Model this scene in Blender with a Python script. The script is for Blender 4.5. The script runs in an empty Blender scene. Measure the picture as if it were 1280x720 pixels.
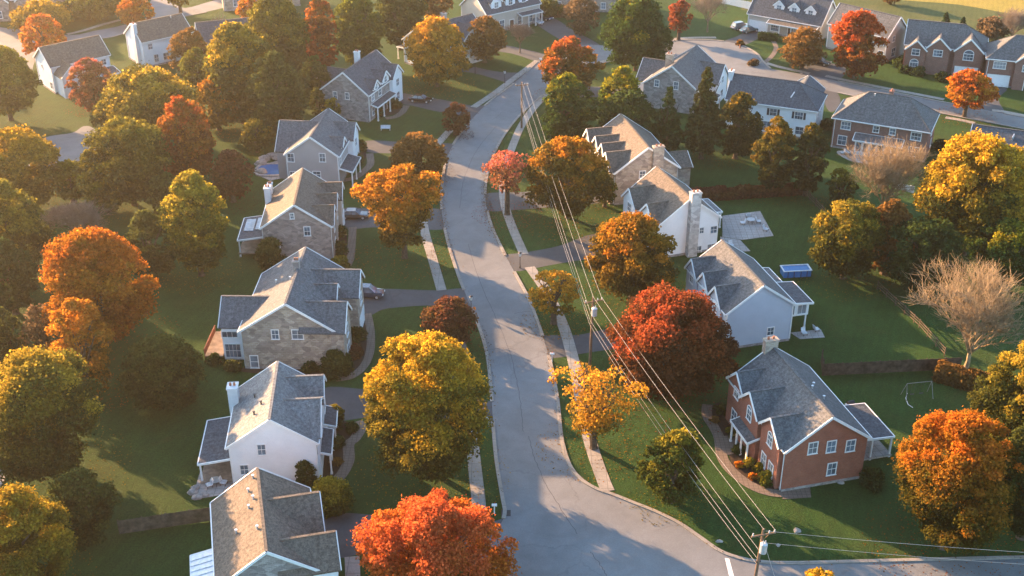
import bpy, bmesh, math, random
import numpy as np
from mathutils import Vector, Matrix
from mathutils.geometry import tessellate_polygon

random.seed(7)
rng = np.random.default_rng(11)
R = math.radians
scene = bpy.context.scene
col = scene.collection

# ------------------------------------------------------------------ camera
CH, CT, CF = 85.0, R(29), 1550.0           # height, pitch below horizon, focal length in photo pixels
_c, _s = math.cos(CT), math.sin(CT)
cam = bpy.data.cameras.new("camera")
cam.sensor_width = 36.0
cam.lens = CF / 1280 * 36
cam.clip_end = 6000
cam.clip_start = 1
co = bpy.data.objects.new("camera", cam)
co.location = (0, 0, CH)
co.rotation_euler = (R(90) - CT, 0, 0)
col.objects.link(co)
scene.camera = co

def un(px, py, z=0.0):
    """photo pixel -> world point at height z"""
    u = (px - 640) / CF; v = -(py - 360) / CF
    d = (u, _c + v * _s, -_s + v * _c)
    t = (z - CH) / d[2]
    return Vector((d[0] * t, d[1] * t, z))
def ray(px, py):
    u = (px - 640) / CF; v = -(py - 360) / CF
    return Vector((u, _c + v * _s, -_s + v * _c))
def pr(p):
    z = p[2] - CH
    zc = p[1] * _c - z * _s; yc = p[1] * _s + z * _c
    return 640 + CF * p[0] / zc, 360 - CF * yc / zc
def depth(p):
    return p[1] * _c - (p[2] - CH) * _s

# ------------------------------------------------------------------ tagging
def tag(o, label=None, cat=None, group=None, kind=None):
    if label: o["label"] = label
    if cat: o["category"] = cat
    if group: o["group"] = group
    if kind: o["kind"] = kind
    return o
def empty(name, loc, rz=0.0):
    o = bpy.data.objects.new(name, None)
    o.empty_display_size = 0.5
    col.objects.link(o); o.location = loc; o.rotation_euler = (0, 0, rz)
    return o
def copy_tree(o, parent=None):
    c = o.copy(); col.objects.link(c)
    if parent is not None: c.parent = parent
    for ch in list(o.children): copy_tree(ch, c)
    return c

# ------------------------------------------------------------------ materials
def nmat(name):
    m = bpy.data.materials.new(name); m.use_nodes = True
    nt = m.node_tree; nt.nodes.clear()
    out = nt.nodes.new("ShaderNodeOutputMaterial")
    b = nt.nodes.new("ShaderNodeBsdfPrincipled")
    nt.links.new(b.outputs[0], out.inputs[0])
    return m, nt, b
def N(nt, t, **kw):
    n = nt.nodes.new("ShaderNode" + t)
    for k, v in kw.items():
        if hasattr(n, k): setattr(n, k, v)
        else: n.inputs[k].default_value = v
    return n
def L(nt, a, b): nt.links.new(a, b)
def rgba(c): return (c[0], c[1], c[2], 1.0)
def coords(nt, kind="Object"):
    if kind == "World":
        return N(nt, "NewGeometry").outputs["Position"]
    return N(nt, "TexCoord").outputs[kind]
def noise(nt, vec, scale, detail=4, rough=0.6, dist=0.0):
    n = N(nt, "TexNoise"); n.inputs["Scale"].default_value = scale; n.inputs["Detail"].default_value = detail
    n.inputs["Roughness"].default_value = rough; n.inputs["Distortion"].default_value = dist
    L(nt, vec, n.inputs["Vector"]); return n
def ramp(nt, fac, stops):
    r = N(nt, "ValToRGB"); e = r.color_ramp.elements
    while len(e) < len(stops): e.new(0.5)
    for i, (p, c) in enumerate(stops):
        e[i].position = p; e[i].color = rgba(c) if not isinstance(c, float) else (c, c, c, 1)
    L(nt, fac, r.inputs["Fac"]); return r.outputs["Color"]
def mix(nt, fac, a, b, mode="MIX"):
    m = N(nt, "MixRGB", blend_type=mode)
    if isinstance(fac, float): m.inputs[0].default_value = fac
    else: L(nt, fac, m.inputs[0])
    for i, x in ((1, a), (2, b)):
        if isinstance(x, tuple): m.inputs[i].default_value = rgba(x)
        else: L(nt, x, m.inputs[i])
    return m.outputs[0]
def bump(nt, b, height, strength=0.4, dist=0.05):
    n = N(nt, "Bump"); n.inputs["Strength"].default_value = strength; n.inputs["Distance"].default_value = dist
    L(nt, height, n.inputs["Height"]); L(nt, n.outputs[0], b.inputs["Normal"])

def plain(name, c, rough=0.6, metal=0.0, var=0.12, scale=3.0, spec=0.4):
    m, nt, b = nmat(name)
    n = noise(nt, coords(nt), scale, 5)
    k = [tuple(x * (1 - var * 2) for x in c), tuple(min(1, x * (1 + var)) for x in c)]
    L(nt, ramp(nt, n.outputs["Fac"], [(0.3, k[0]), (0.7, k[1])]), b.inputs["Base Color"])
    b.inputs["Roughness"].default_value = rough; b.inputs["Metallic"].default_value = metal
    b.inputs["Specular IOR Level"].default_value = spec
    return m
def shingle(name, c1, c2):
    m, nt, b = nmat(name)
    uv = coords(nt, "UV")
    br = N(nt, "TexBrick", offset=0.5)
    br.inputs["Scale"].default_value = 1.0
    br.inputs["Brick Width"].default_value = 0.32; br.inputs["Row Height"].default_value = 0.16
    br.inputs["Mortar Size"].default_value = 0.008; br.inputs["Mortar Smooth"].default_value = 0.3
    br.inputs["Bias"].default_value = 0.0
    br.inputs["Color1"].default_value = rgba(c1); br.inputs["Color2"].default_value = rgba(c2)
    br.inputs["Mortar"].default_value = rgba(tuple(x * 0.45 for x in c1))
    L(nt, uv, br.inputs["Vector"])
    n1 = noise(nt, uv, 0.55, 4); n2 = noise(nt, uv, 7.0, 3, 0.7)
    x = mix(nt, 0.55, br.outputs["Color"], ramp(nt, n2.outputs["Fac"], [(0.3, tuple(v * 0.62 for v in c1)), (0.7, tuple(v * 1.35 for v in c2))]))
    st = N(nt, "Mapping"); st.inputs["Scale"].default_value = (1.6, 0.12, 1); L(nt, uv, st.inputs["Vector"])
    n3 = noise(nt, st.outputs[0], 1.0, 4, 0.65)
    x = mix(nt, 0.5, x, ramp(nt, n3.outputs["Fac"], [(0.35, 0.55), (0.65, 1.0)]), "MULTIPLY")
    x = mix(nt, 0.5, x, ramp(nt, n1.outputs["Fac"], [(0.3, 0.62), (0.7, 1.0)]), "MULTIPLY")
    n4 = noise(nt, uv, 2.6, 3, 0.8)
    x = mix(nt, 0.9, x, ramp(nt, n4.outputs["Fac"], [(0.36, 0.55), (0.64, 1.3)]), "MULTIPLY")
    L(nt, x, b.inputs["Base Color"])
    b.inputs["Roughness"].default_value = 0.9; b.inputs["Specular IOR Level"].default_value = 0.25
    bump(nt, b, br.outputs["Fac"], -0.5 if False else 0.35, 0.03)
    return m
def masonry(name, c1, c2, mortar, bw, rh, ms, var=(0.55, 1.25), third=None):
    m, nt, b = nmat(name)
    uv = coords(nt, "UV")
    w = noise(nt, uv, 2.0, 2)
    vm = N(nt, "VectorMath", operation="MULTIPLY_ADD")
    L(nt, w.outputs["Color"], vm.inputs[0]); vm.inputs[1].default_value = (0.05, 0.05, 0) if third else (0.004, 0.004, 0)
    L(nt, uv, vm.inputs[2])
    br = N(nt, "TexBrick", offset=0.5)
    br.inputs["Scale"].default_value = 1.0
    br.inputs["Brick Width"].default_value = bw; br.inputs["Row Height"].default_value = rh
    br.inputs["Mortar Size"].default_value = ms; br.inputs["Mortar Smooth"].default_value = 0.2
    br.inputs["Color1"].default_value = rgba(c1); br.inputs["Color2"].default_value = rgba(c2)
    br.inputs["Mortar"].default_value = rgba(mortar)
    L(nt, vm.outputs[0], br.inputs["Vector"])
    x = br.outputs["Color"]
    if third:
        # a few stones of another tint, cell by cell
        mp = N(nt, "Mapping"); mp.inputs["Scale"].default_value = (1 / bw * 0.7, 1 / rh * 0.55, 1); L(nt, uv, mp.inputs["Vector"])
        vo = N(nt, "TexVoronoi"); vo.inputs["Scale"].default_value = 1.0; L(nt, mp.outputs[0], vo.inputs["Vector"])
        sp = N(nt, "SeparateColor"); L(nt, vo.outputs["Color"], sp.inputs[0])
        x = mix(nt, ramp(nt, sp.outputs[0], [(0.55, 0.0), (0.62, 0.55)]), x, third)
        x = mix(nt, 0.8, x, ramp(nt, sp.outputs[1], [(0.0, 0.68), (1.0, 1.12)]), "MULTIPLY")
    n = noise(nt, uv, 0.8, 5, 0.65)
    x = mix(nt, 0.75, x, ramp(nt, n.outputs["Fac"], [(0.3, var[0]), (0.7, 1.0)]), "MULTIPLY")
    L(nt, x, b.inputs["Base Color"]); b.inputs["Roughness"].default_value = 0.88
    b.inputs["Specular IOR Level"].default_value = 0.25
    bump(nt, b, br.outputs["Fac"], 0.4, 0.02)
    return m
def siding(name, c, step=0.18):
    m, nt, b = nmat(name)
    uv = coords(nt, "UV")
    sx = N(nt, "SeparateXYZ"); L(nt, uv, sx.inputs[0])
    d = N(nt, "Math", operation="DIVIDE"); L(nt, sx.outputs[1], d.inputs[0]); d.inputs[1].default_value = step
    f = N(nt, "Math", operation="FRACT"); L(nt, d.outputs[0], f.inputs[0])
    x = mix(nt, ramp(nt, f.outputs[0], [(0.0, 0.45), (0.16, 0.0)]), c, tuple(v * 0.5 for v in c))
    n = noise(nt, uv, 0.5, 5, 0.65)
    x = mix(nt, 0.55, x, ramp(nt, n.outputs["Fac"], [(0.3, 0.82), (0.65, 1.0)]), "MULTIPLY")
    L(nt, x, b.inputs["Base Color"]); b.inputs["Roughness"].default_value = 0.6
    b.inputs["Specular IOR Level"].default_value = 0.3
    bump(nt, b, f.outputs[0], 0.5, 0.02)
    return m
def pavement(name, c, fine=9.0, big=0.12, crack=0.0, joint=0.0, rough=0.85, spec=0.3):
    m, nt, b = nmat(name)
    p = coords(nt, "World")
    n1 = noise(nt, p, big, 5, 0.6); n2 = noise(nt, p, fine, 3, 0.7); n3 = noise(nt, p, big * 7, 5, 0.7, 0.4)
    x = ramp(nt, n1.outputs["Fac"], [(0.3, tuple(v * 0.8 for v in c)), (0.7, tuple(v * 1.15 for v in c))])
    x = mix(nt, 0.5, x, ramp(nt, n2.outputs["Fac"], [(0.3, 0.62), (0.7, 1.0)]), "MULTIPLY")
    x = mix(nt, 0.5, x, ramp(nt, n3.outputs["Fac"], [(0.35, 0.68), (0.62, 1.0)]), "MULTIPLY")
    if crack:
        vv = N(nt, "VectorMath", operation="MULTIPLY_ADD"); nn = noise(nt, p, 0.5, 4)
        L(nt, nn.outputs["Color"], vv.inputs[0]); vv.inputs[1].default_value = (3, 3, 0); L(nt, p, vv.inputs[2])
        vo = N(nt, "TexVoronoi", feature="DISTANCE_TO_EDGE"); vo.inputs["Scale"].default_value = 0.085
        L(nt, vv.outputs[0], vo.inputs["Vector"])
        msk = noise(nt, p, 0.07, 2)
        k = N(nt, "Math", operation="MULTIPLY")
        L(nt, ramp(nt, vo.outputs["Distance"], [(0.004, 1.0), (0.012, 0.0)]), k.inputs[0])
        L(nt, ramp(nt, msk.outputs["Fac"], [(0.45, 0.0), (0.55, crack)]), k.inputs[1])
        x = mix(nt, k.outputs[0], x, tuple(v * 0.4 for v in c))
    if joint:
        br = N(nt, "TexBrick", offset=0.0); br.inputs["Scale"].default_value = 1.0
        br.inputs["Brick Width"].default_value = joint; br.inputs["Row Height"].default_value = joint
        br.inputs["Mortar Size"].default_value = 0.03
        L(nt, coords(nt, "UV"), br.inputs["Vector"])
        x = mix(nt, br.outputs["Fac"], x, tuple(v * 0.45 for v in c))
    L(nt, x, b.inputs["Base Color"]); b.inputs["Roughness"].default_value = rough
    b.inputs["Specular IOR Level"].default_value = spec
    bump(nt, b, n2.outputs["Fac"], 0.25, 0.03)
    return m
def grass_mat(name, a, bcol, dry):
    m, nt, b = nmat(name)
    p = coords(nt, "World")
    n1 = noise(nt, p, 0.035, 5, 0.6); n2 = noise(nt, p, 0.35, 5, 0.7); n3 = noise(nt, p, 4.5, 4, 0.75)
    x = ramp(nt, n2.outputs["Fac"], [(0.3, a), (0.7, bcol)])
    x = mix(nt, ramp(nt, n1.outputs["Fac"], [(0.5, 0.0), (0.68, 0.7)]), x, dry)
    wv = N(nt, "TexWave"); wv.inputs["Scale"].default_value = 0.28; wv.inputs["Distortion"].default_value = 4.0; wv.inputs["Detail"].default_value = 2
    mp = N(nt, "Mapping"); mp.inputs["Rotation"].default_value = (0, 0, 0.35); L(nt, p, mp.inputs["Vector"]); L(nt, mp.outputs[0], wv.inputs["Vector"])
    x = mix(nt, 0.22, x, ramp(nt, wv.outputs["Fac"], [(0.3, 0.72), (0.7, 1.1)]), "MULTIPLY")       # mowing lines
    n5 = noise(nt, p, 0.13, 5, 0.65, 0.6)
    x = mix(nt, ramp(nt, n5.outputs["Fac"], [(0.56, 0.0), (0.7, 0.55)]), x, dry)                   # worn, yellowing patches
    x = mix(nt, 0.85, x, ramp(nt, n3.outputs["Fac"], [(0.32, 0.42), (0.68, 1.25)]), "MULTIPLY")
    L(nt, x, b.inputs["Base Color"]); b.inputs["Roughness"].default_value = 0.95
    b.inputs["Specular IOR Level"].default_value = 0.1
    bump(nt, b, n3.outputs["Fac"], 0.9, 0.25)
    return m
def leaf_mat(name, transl=0.45):
    m = bpy.data.materials.new(name); m.use_nodes = True
    nt = m.node_tree; nt.nodes.clear()
    out = N(nt, "OutputMaterial")
    at = N(nt, "Attribute"); at.attribute_name = "tint"
    d = N(nt, "BsdfDiffuse"); t = N(nt, "BsdfTranslucent"); mx = N(nt, "MixShader")
    mx.inputs[0].default_value = transl
    L(nt, at.outputs["Color"], d.inputs["Color"]); L(nt, at.outputs["Color"], t.inputs["Color"])
    L(nt, d.outputs[0], mx.inputs[1]); L(nt, t.outputs[0], mx.inputs[2]); L(nt, mx.outputs[0], out.inputs[0])
    return m
def glass_mat(name, c=(0.05, 0.07, 0.09)):
    m, nt, b = nmat(name)
    n = noise(nt, coords(nt, "World"), 0.6, 2)
    oi = N(nt, "ObjectInfo")
    blind = ramp(nt, oi.outputs["Random"], [(0.0, 0.0), (0.7, 0.06), (0.85, 0.4), (1.0, 0.7)])     # blinds and curtains behind some panes
    x = ramp(nt, n.outputs["Fac"], [(0.4, c), (0.65, tuple(v * 3.0 for v in c))])  # grey-blue reflection put into the pane colour in soft patches
    L(nt, mix(nt, blind, x, (0.42, 0.42, 0.43)), b.inputs["Base Color"])
    b.inputs["Roughness"].default_value = 0.08; b.inputs["Specular IOR Level"].default_value = 0.8
    return m

M = {}
M["asphalt"] = pavement("asphalt", (0.195, 0.203, 0.206), 6.0, 0.06, crack=0.3)
M["drive"] = pavement("driveway asphalt", (0.082, 0.086, 0.092), 6.0, 0.15, crack=0.3)
M["concrete"] = pavement("concrete", (0.336, 0.304, 0.264), 7.0, 0.3, joint=1.5)
M["kerb"] = pavement("kerb concrete", (0.320, 0.288, 0.248), 5.0, 0.3, joint=3.0)
M["paver"] = pavement("walk pavers", (0.210, 0.161, 0.126), 6.0, 0.4, joint=0.5)
M["slate"] = pavement("patio stone", (0.42, 0.38, 0.35), 4.0, 0.4, joint=0.9)
M["mulch"] = pavement("mulch", (0.045, 0.027, 0.018), 5.0, 0.6, rough=1.0)
M["grass"] = grass_mat("lawn", (0.023, 0.060, 0.014), (0.038, 0.092, 0.022), (0.055, 0.070, 0.020))
M["meadow"] = grass_mat("meadow", (0.077, 0.098, 0.032), (0.112, 0.128, 0.045), (0.140, 0.128, 0.049))
M["goldfield"] = grass_mat("golden grass", (0.30, 0.24, 0.05), (0.40, 0.31, 0.07), (0.42, 0.30, 0.08))
M["paint"] = plain("road paint", (0.75, 0.75, 0.72), 0.7)
M["bark"] = plain("bark", (0.10, 0.075, 0.055), 0.9, var=0.3, scale=2.5, spec=0.1)
M["palebark"] = plain("pale bark", (0.30, 0.215, 0.125), 0.9, var=0.2, scale=1.5, spec=0.1)
M["twig"] = plain("grey twigs", (0.20, 0.155, 0.12), 0.9, var=0.2, scale=1.0, spec=0.1)
M["leaf"] = leaf_mat("leaves", 0.5)
M["needle"] = leaf_mat("needles", 0.2)
M["white"] = plain("white trim", (0.78, 0.77, 0.75), 0.5, var=0.05)
M["whiteside"] = siding("white siding", (0.83, 0.83, 0.84))
M["whitebrick"] = masonry("painted white brick", (0.74, 0.74, 0.75), (0.68, 0.68, 0.70), (0.6, 0.6, 0.6), 0.24, 0.08, 0.008, (0.8, 1))
M["blueside"] = siding("blue grey siding", (0.50, 0.54, 0.62))
M["greyside"] = siding("warm grey siding", (0.42, 0.38, 0.37))
M["tanside"] = siding("tan siding", (0.52, 0.46, 0.40))
M["brick"] = masonry("red brick", (0.40, 0.12, 0.065), (0.32, 0.09, 0.05), (0.32, 0.24, 0.2), 0.24, 0.08, 0.008, (0.65, 1))
M["brownbrick"] = masonry("brown red brick", (0.27, 0.125, 0.095), (0.22, 0.095, 0.075), (0.30, 0.24, 0.2), 0.24, 0.08, 0.008, (0.65, 1))
M["stone"] = masonry("tan fieldstone", (0.52, 0.42, 0.32), (0.40, 0.31, 0.24), (0.50, 0.45, 0.38), 0.52, 0.26, 0.03, (0.7, 1), third=(0.27, 0.21, 0.19))
M["stonepink"] = masonry("rosy fieldstone", (0.45, 0.33, 0.28), (0.36, 0.27, 0.23), (0.42, 0.37, 0.33), 0.45, 0.2, 0.025, (0.7, 1), third=(0.24, 0.19, 0.18))
M["rubble"] = masonry("pale rubble stone", (0.62, 0.60, 0.58), (0.48, 0.46, 0.45), (0.55, 0.53, 0.5), 0.45, 0.25, 0.03, (0.75, 1), third=(0.36, 0.34, 0.33))
M["stonegrey"] = masonry("grey fieldstone", (0.42, 0.37, 0.34), (0.30, 0.27, 0.26), (0.45, 0.42, 0.40), 0.45, 0.22, 0.025, (0.7, 1), third=(0.22, 0.20, 0.20))
M["roof_grey"] = shingle("slate grey shingles", (0.124, 0.132, 0.143), (0.161, 0.168, 0.175))
M["roof_dark"] = shingle("charcoal shingles", (0.084, 0.094, 0.108), (0.115, 0.124, 0.140))
M["roof_blue"] = shingle("blue grey shingles", (0.118, 0.122, 0.128), (0.165, 0.165, 0.165))
M["roof_brown"] = shingle("weathered brown shingles", (0.150, 0.122, 0.098), (0.200, 0.162, 0.130))
M["roof_pale"] = shingle("pale grey shingles", (0.198, 0.205, 0.211), (0.248, 0.254, 0.255))
M["metalroof"] = plain("white ribbed metal", (0.62, 0.64, 0.68), 0.4, 0.3)
M["glass"] = glass_mat("window glass")
M["doorwhite"] = plain("white door paint", (0.80, 0.80, 0.80), 0.45, var=0.04)
M["doordark"] = plain("dark door paint", (0.06, 0.035, 0.03), 0.45)
M["shutter"] = plain("dark shutter paint", (0.03, 0.035, 0.045), 0.5)
M["wood"] = plain("weathered wood", (0.10, 0.075, 0.055), 0.85, var=0.3, scale=1.5, spec=0.15)
M["deckwood"] = plain("deck boards", (0.33, 0.25, 0.19), 0.8, var=0.2, scale=1.5, spec=0.2)
M["redwood"] = plain("red stained wood", (0.20, 0.08, 0.055), 0.8, var=0.2, scale=1.5, spec=0.2)
M["polewood"] = plain("pole timber", (0.22, 0.14, 0.09), 0.85, var=0.25, scale=1.2, spec=0.15)
M["metal"] = plain("galvanised metal", (0.60, 0.61, 0.62), 0.4, 0.4)
M["dullmetal"] = plain("dull grey metal", (0.22, 0.22, 0.22), 0.6)
M["darkmetal"] = plain("black metal", (0.03, 0.03, 0.035), 0.5, 0.3)
M["wire"] = plain("aluminium wire", (0.5, 0.46, 0.42), 0.45, 0.3, var=0.03)
M["ceramic"] = plain("ceramic", (0.55, 0.53, 0.5), 0.3)
M["rock"] = plain("boulder stone", (0.34, 0.30, 0.27), 0.9, var=0.2, scale=4)
M["poolblue"] = plain("blue pool liner", (0.025, 0.15, 0.38), 0.35, var=0.1)
M["cloth"] = plain("outdoor cushion", (0.65, 0.66, 0.68), 0.8)
M["rubber"] = plain("tyre rubber", (0.02, 0.02, 0.02), 0.8)
M["redlight"] = plain("tail lamp red", (0.4, 0.02, 0.02), 0.3)
M["lamp"] = plain("frosted lamp glass", (0.8, 0.78, 0.74), 0.3)
M["bin"] = plain("dark bin plastic", (0.02, 0.03, 0.03), 0.5)
M["terracotta"] = plain("terracotta", (0.36, 0.15, 0.08), 0.8)
def carpaint(name, c):
    m, nt, b = nmat(name)
    n = noise(nt, coords(nt), 1.5, 2)
    L(nt, ramp(nt, n.outputs["Fac"], [(0.3, tuple(v * 0.9 for v in c)), (0.7, c)]), b.inputs["Base Color"])
    b.inputs["Roughness"].default_value = 0.25; b.inputs["Metallic"].default_value = 0.35
    b.inputs["Coat Weight"].default_value = 0.6; b.inputs["Coat Roughness"].default_value = 0.06
    return m

# ------------------------------------------------------------------ mesh builder
class MB:
    def __init__(s): s.v = []; s.f = []
    def poly(s, pts):
        i = len(s.v); s.v += [tuple(p) for p in pts]; s.f.append(tuple(range(i, i + len(pts))))
    def box(s, x0, x1, y0, y1, z0, z1):
        i = len(s.v)
        s.v += [(x0, y0, z0), (x1, y0, z0), (x1, y1, z0), (x0, y1, z0), (x0, y0, z1), (x1, y0, z1), (x1, y1, z1), (x0, y1, z1)]
        s.f += [tuple(i + k for k in q) for q in ((3, 2, 1, 0), (4, 5, 6, 7), (0, 1, 5, 4), (1, 2, 6, 5), (2, 3, 7, 6), (3, 0, 4, 7))]
    def slab(s, top, th, dirn=(0, 0, -1)):
        """closed slab: polygon 'top' (ccw from outside) pushed by th along dirn"""
        n = len(top); d = Vector(dirn) * th
        a = [Vector(p) for p in top]; b = [p + d for p in a]
        s.poly(a); s.poly(b[::-1])
        for k in range(n):
            s.poly([a[k], b[k], b[(k + 1) % n], a[(k + 1) % n]])
    def bar(s, p, q, w, h, up=(0, 0, 1)):
        p, q = Vector(p), Vector(q); d = (q - p).normalized(); u = Vector(up)
        x = d.cross(u)
        if x.length < 1e-4: x = d.cross(Vector((1, 0, 0)))
        x.normalize(); y = x.cross(d)
        i = len(s.v)
        for e in (p, q):
            for a, b in ((-1, -1), (1, -1), (1, 1), (-1, 1)):
                s.v.append(tuple(e + x * (a * w / 2) + y * (b * h / 2)))
        s.f += [tuple(i + k for k in f) for f in ((0, 3, 2, 1), (4, 5, 6, 7), (0, 1, 5, 4), (1, 2, 6, 5), (2, 3, 7, 6), (3, 0, 4, 7))]
    def tube(s, pts, radii, n=6, cap=True):
        rings = []
        pts = [Vector(p) for p in pts]
        for k, p in enumerate(pts):
            d = (pts[min(k + 1, len(pts) - 1)] - pts[max(k - 1, 0)])
            d = d.normalized() if d.length > 1e-6 else Vector((0, 0, 1))
            x = d.cross(Vector((0.31, 0.95, 0.05)))
            if x.length < 1e-3: x = d.cross(Vector((1, 0, 0)))
            x.normalize(); y = d.cross(x)
            r = radii[k] if hasattr(radii, "__len__") else radii
            i = len(s.v); rings.append(i)
            for a in range(n):
                t = 2 * math.pi * a / n
                s.v.append(tuple(p + x * (r * math.cos(t)) + y * (r * math.sin(t))))
        for k in range(len(rings) - 1):
            a, b = rings[k], rings[k + 1]
            for j in range(n):
                s.f.append((a + j, a + (j + 1) % n, b + (j + 1) % n, b + j))
        if cap:
            s.f.append(tuple(rings[0] + j for j in range(n))[::-1]); s.f.append(tuple(rings[-1] + j for j in range(n)))
    def mesh(s, name, mat, smooth=False, recalc=False, uv=True):
        me = bpy.data.meshes.new(name)
        me.from_pydata(s.v, [], s.f)
        if recalc:
            bm = bmesh.new(); bm.from_mesh(me); bmesh.ops.recalc_face_normals(bm, faces=bm.faces[:]); bm.to_mesh(me); bm.free()
        # metre-scaled UVs laid in each face's own plane: u level, v up the slope
        uvl = me.uv_layers.new(name="UVMap")
        nl = len(me.loops)
        if nl and uv:
            uvs = np.zeros(nl * 2, dtype=np.float32)
            V_ = me.vertices
            for p in me.polygons:
                n = p.normal
                if abs(n.z) > 0.999: t, w = Vector((1, 0, 0)), Vector((0, 1, 0))
                else:
                    t = Vector((0, 0, 1)).cross(n).normalized(); w = n.cross(t)
                for li in p.loop_indices:
                    c = V_[me.loops[li].vertex_index].co
                    uvs[2 * li] = c.dot(t); uvs[2 * li + 1] = c.dot(w)
            uvl.data.foreach_set("uv", uvs)
        me.materials.append(mat)
        if smooth: me.shade_smooth()
        return me
    def build(s, name, mat, parent=None, smooth=False, loc=None, recalc=False, uv=True):
        o = bpy.data.objects.new(name, s.mesh(name, mat, smooth, recalc, uv)); col.objects.link(o)
        if parent is not None: o.parent = parent
        if loc is not None: o.location = loc
        return o

# ------------------------------------------------------------------ ground
def catmull(pts, n=8, closed=False):
    P = [Vector(p) for p in pts]; out = []
    m = len(P)
    rngk = range(m if closed else m - 1)
    for i in rngk:
        if closed: a, b, c, d = P[(i - 1) % m], P[i], P[(i + 1) % m], P[(i + 2) % m]
        else: a, b, c, d = P[max(i - 1, 0)], P[i], P[i + 1], P[min(i + 2, m - 1)]
        for k in range(n):
            t = k / n
            out.append(0.5 * ((2 * b) + (-a + c) * t + (2 * a - 5 * b + 4 * c - d) * t * t + (-a + 3 * b - 3 * c + d) * t ** 3))
    if not closed: out.append(P[-1])
    return out
def wpts(px, z=0.0): return [un(x, y, 0).to_3d() + Vector((0, 0, z)) for x, y in px]
def flat_area(name, pts, z, mat, kind="structure", thick=None):
    pts = [Vector((p[0], p[1], z)) for p in pts]
    b = MB()
    tris = tessellate_polygon([pts])
    b.v = [tuple(p) for p in pts]
    for t in tris:
        a, c, d = (pts[i] for i in t)
        if (c - a).cross(d - a).z < 0: t = (t[0], t[2], t[1])
        b.f.append(tuple(t))
    if thick:
        n = len(pts)
        low = [Vector((p.x, p.y, z - thick)) for p in pts]
        b.v += [tuple(p) for p in low]
        for k in range(n): b.f.append((k, n + k, n + (k + 1) % n, (k + 1) % n))
    o = b.build(name, mat, recalc=False)
    if kind: o["kind"] = kind
    return o
def ribbon(pts, w, z0, z1, b, skip=None):
    """raised strip w wide following pts"""
    pts = [Vector((p[0], p[1], 0)) for p in pts]
    nrm = []
    for k in range(len(pts)):
        d = pts[min(k + 1, len(pts) - 1)] - pts[max(k - 1, 0)]
        d.normalize(); nrm.append(Vector((-d.y, d.x, 0)))
    for k in range(len(pts) - 1):
        if skip and skip((pts[k] + pts[k + 1]) / 2): continue
        A0, A1 = pts[k] - nrm[k] * w / 2, pts[k] + nrm[k] * w / 2
        B0, B1 = pts[k + 1] - nrm[k + 1] * w / 2, pts[k + 1] + nrm[k + 1] * w / 2
        i = len(b.v)
        for p in (A0, A1, B1, B0): b.v.append((p.x, p.y, z1))
        for p in (A0, A1, B1, B0): b.v.append((p.x, p.y, z0))
        b.f += [(i + 0, i + 3, i + 2, i + 1), (i + 0, i + 4, i + 7, i + 3), (i + 1, i + 2, i + 6, i + 5), (i + 0, i + 1, i + 5, i + 4), (i + 3, i + 7, i + 6, i + 2)]
def strip(name, px, w, mat, z=0.03, kind="structure", n=8, world=None):
    b = MB(); ribbon(catmull(world or wpts(px), n), w, -0.02, z, b)
    o = b.build(name, mat); o["kind"] = kind; return o
def inpoly(p, poly):
    c = False; j = len(poly) - 1
    for i in range(len(poly)):
        a, b = poly[i], poly[j]
        if (a[1] > p[1]) != (b[1] > p[1]) and p[0] < (b[0] - a[0]) * (p[1] - a[1]) / (b[1] - a[1]) + a[0]: c = not c
        j = i
    return c

g = MB(); nG = 60; S = 1100.0
for i in range(nG + 1):
    for j in range(nG + 1):
        g.v.append((-S + 2 * S * i / nG, -S + 150 + 2 * S * j / nG, 0))
for i in range(nG):
    for j in range(nG):
        a = i * (nG + 1) + j; g.f.append((a, a + nG + 1, a + nG + 2, a + 1))
ground = g.build("ground", M["grass"]); ground["kind"] = "structure"

left_edge = [(672, 77), (655, 93), (640, 106), (612, 127), (590, 149), (570, 175), (558, 200), (553, 228), (552, 262), (559, 300), (572, 342), (588, 382), (600, 412), (609, 445), (614, 490), (617, 540), (621, 580), (628, 622), (631, 640), (627, 653), (617, 664)]
right_edge = [(765, 618), (745, 611), (727, 600), (714, 585), (706, 565), (701, 540), (697, 500), (690, 462), (683, 435), (673, 405), (660, 372), (643, 340), (626, 308), (613, 278), (607, 250), (608, 225), (616, 196), (631, 168), (650, 144), (670, 126), (686, 113), (706, 99), (745, 81), (790, 73)]
circle = [(842, 77), (845, 85), (868, 91), (905, 94), (945, 96)]
circle_top = [(963, 86), (953, 76), (946, 67), (930, 58), (908, 52), (880, 50), (855, 50), (838, 52), (826, 58)]
road_r_bot = [(1000, 106), (1033, 113), (1100, 127), (1172, 141), (1230, 152), (1330, 171)]
road_r_top = [(1330, 156), (1255, 142), (1180, 128), (1110, 114), (1040, 100), (1000, 92)]
right_bottom = [(1400, 694), (1280, 697), (1150, 700), (1040, 703), (990, 704), (955, 703), (925, 698), (900, 689), (875, 672), (850, 655), (820, 640), (790, 628)]
left_bottom = [(617, 664), (600, 690), (560, 760), (480, 900)]
main_poly = catmull(wpts(left_edge), 5) + wpts([(600, 690), (570, 740), (520, 840)]) + wpts([(1400, 860)]) + catmull(wpts(right_bottom + right_edge), 5) \
    + catmull(wpts([(790, 73), (820, 70), (842, 77)]), 4)[1:-1] + catmull(wpts(circle + road_r_bot), 5) + catmull(wpts(road_r_top), 4) + catmull(wpts(circle_top), 5) + catmull(wpts([(800, 60), (765, 58), (735, 56), (705, 62), (688, 69)]), 4)
road = flat_area("road", main_poly, 0.012, M["asphalt"])

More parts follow.
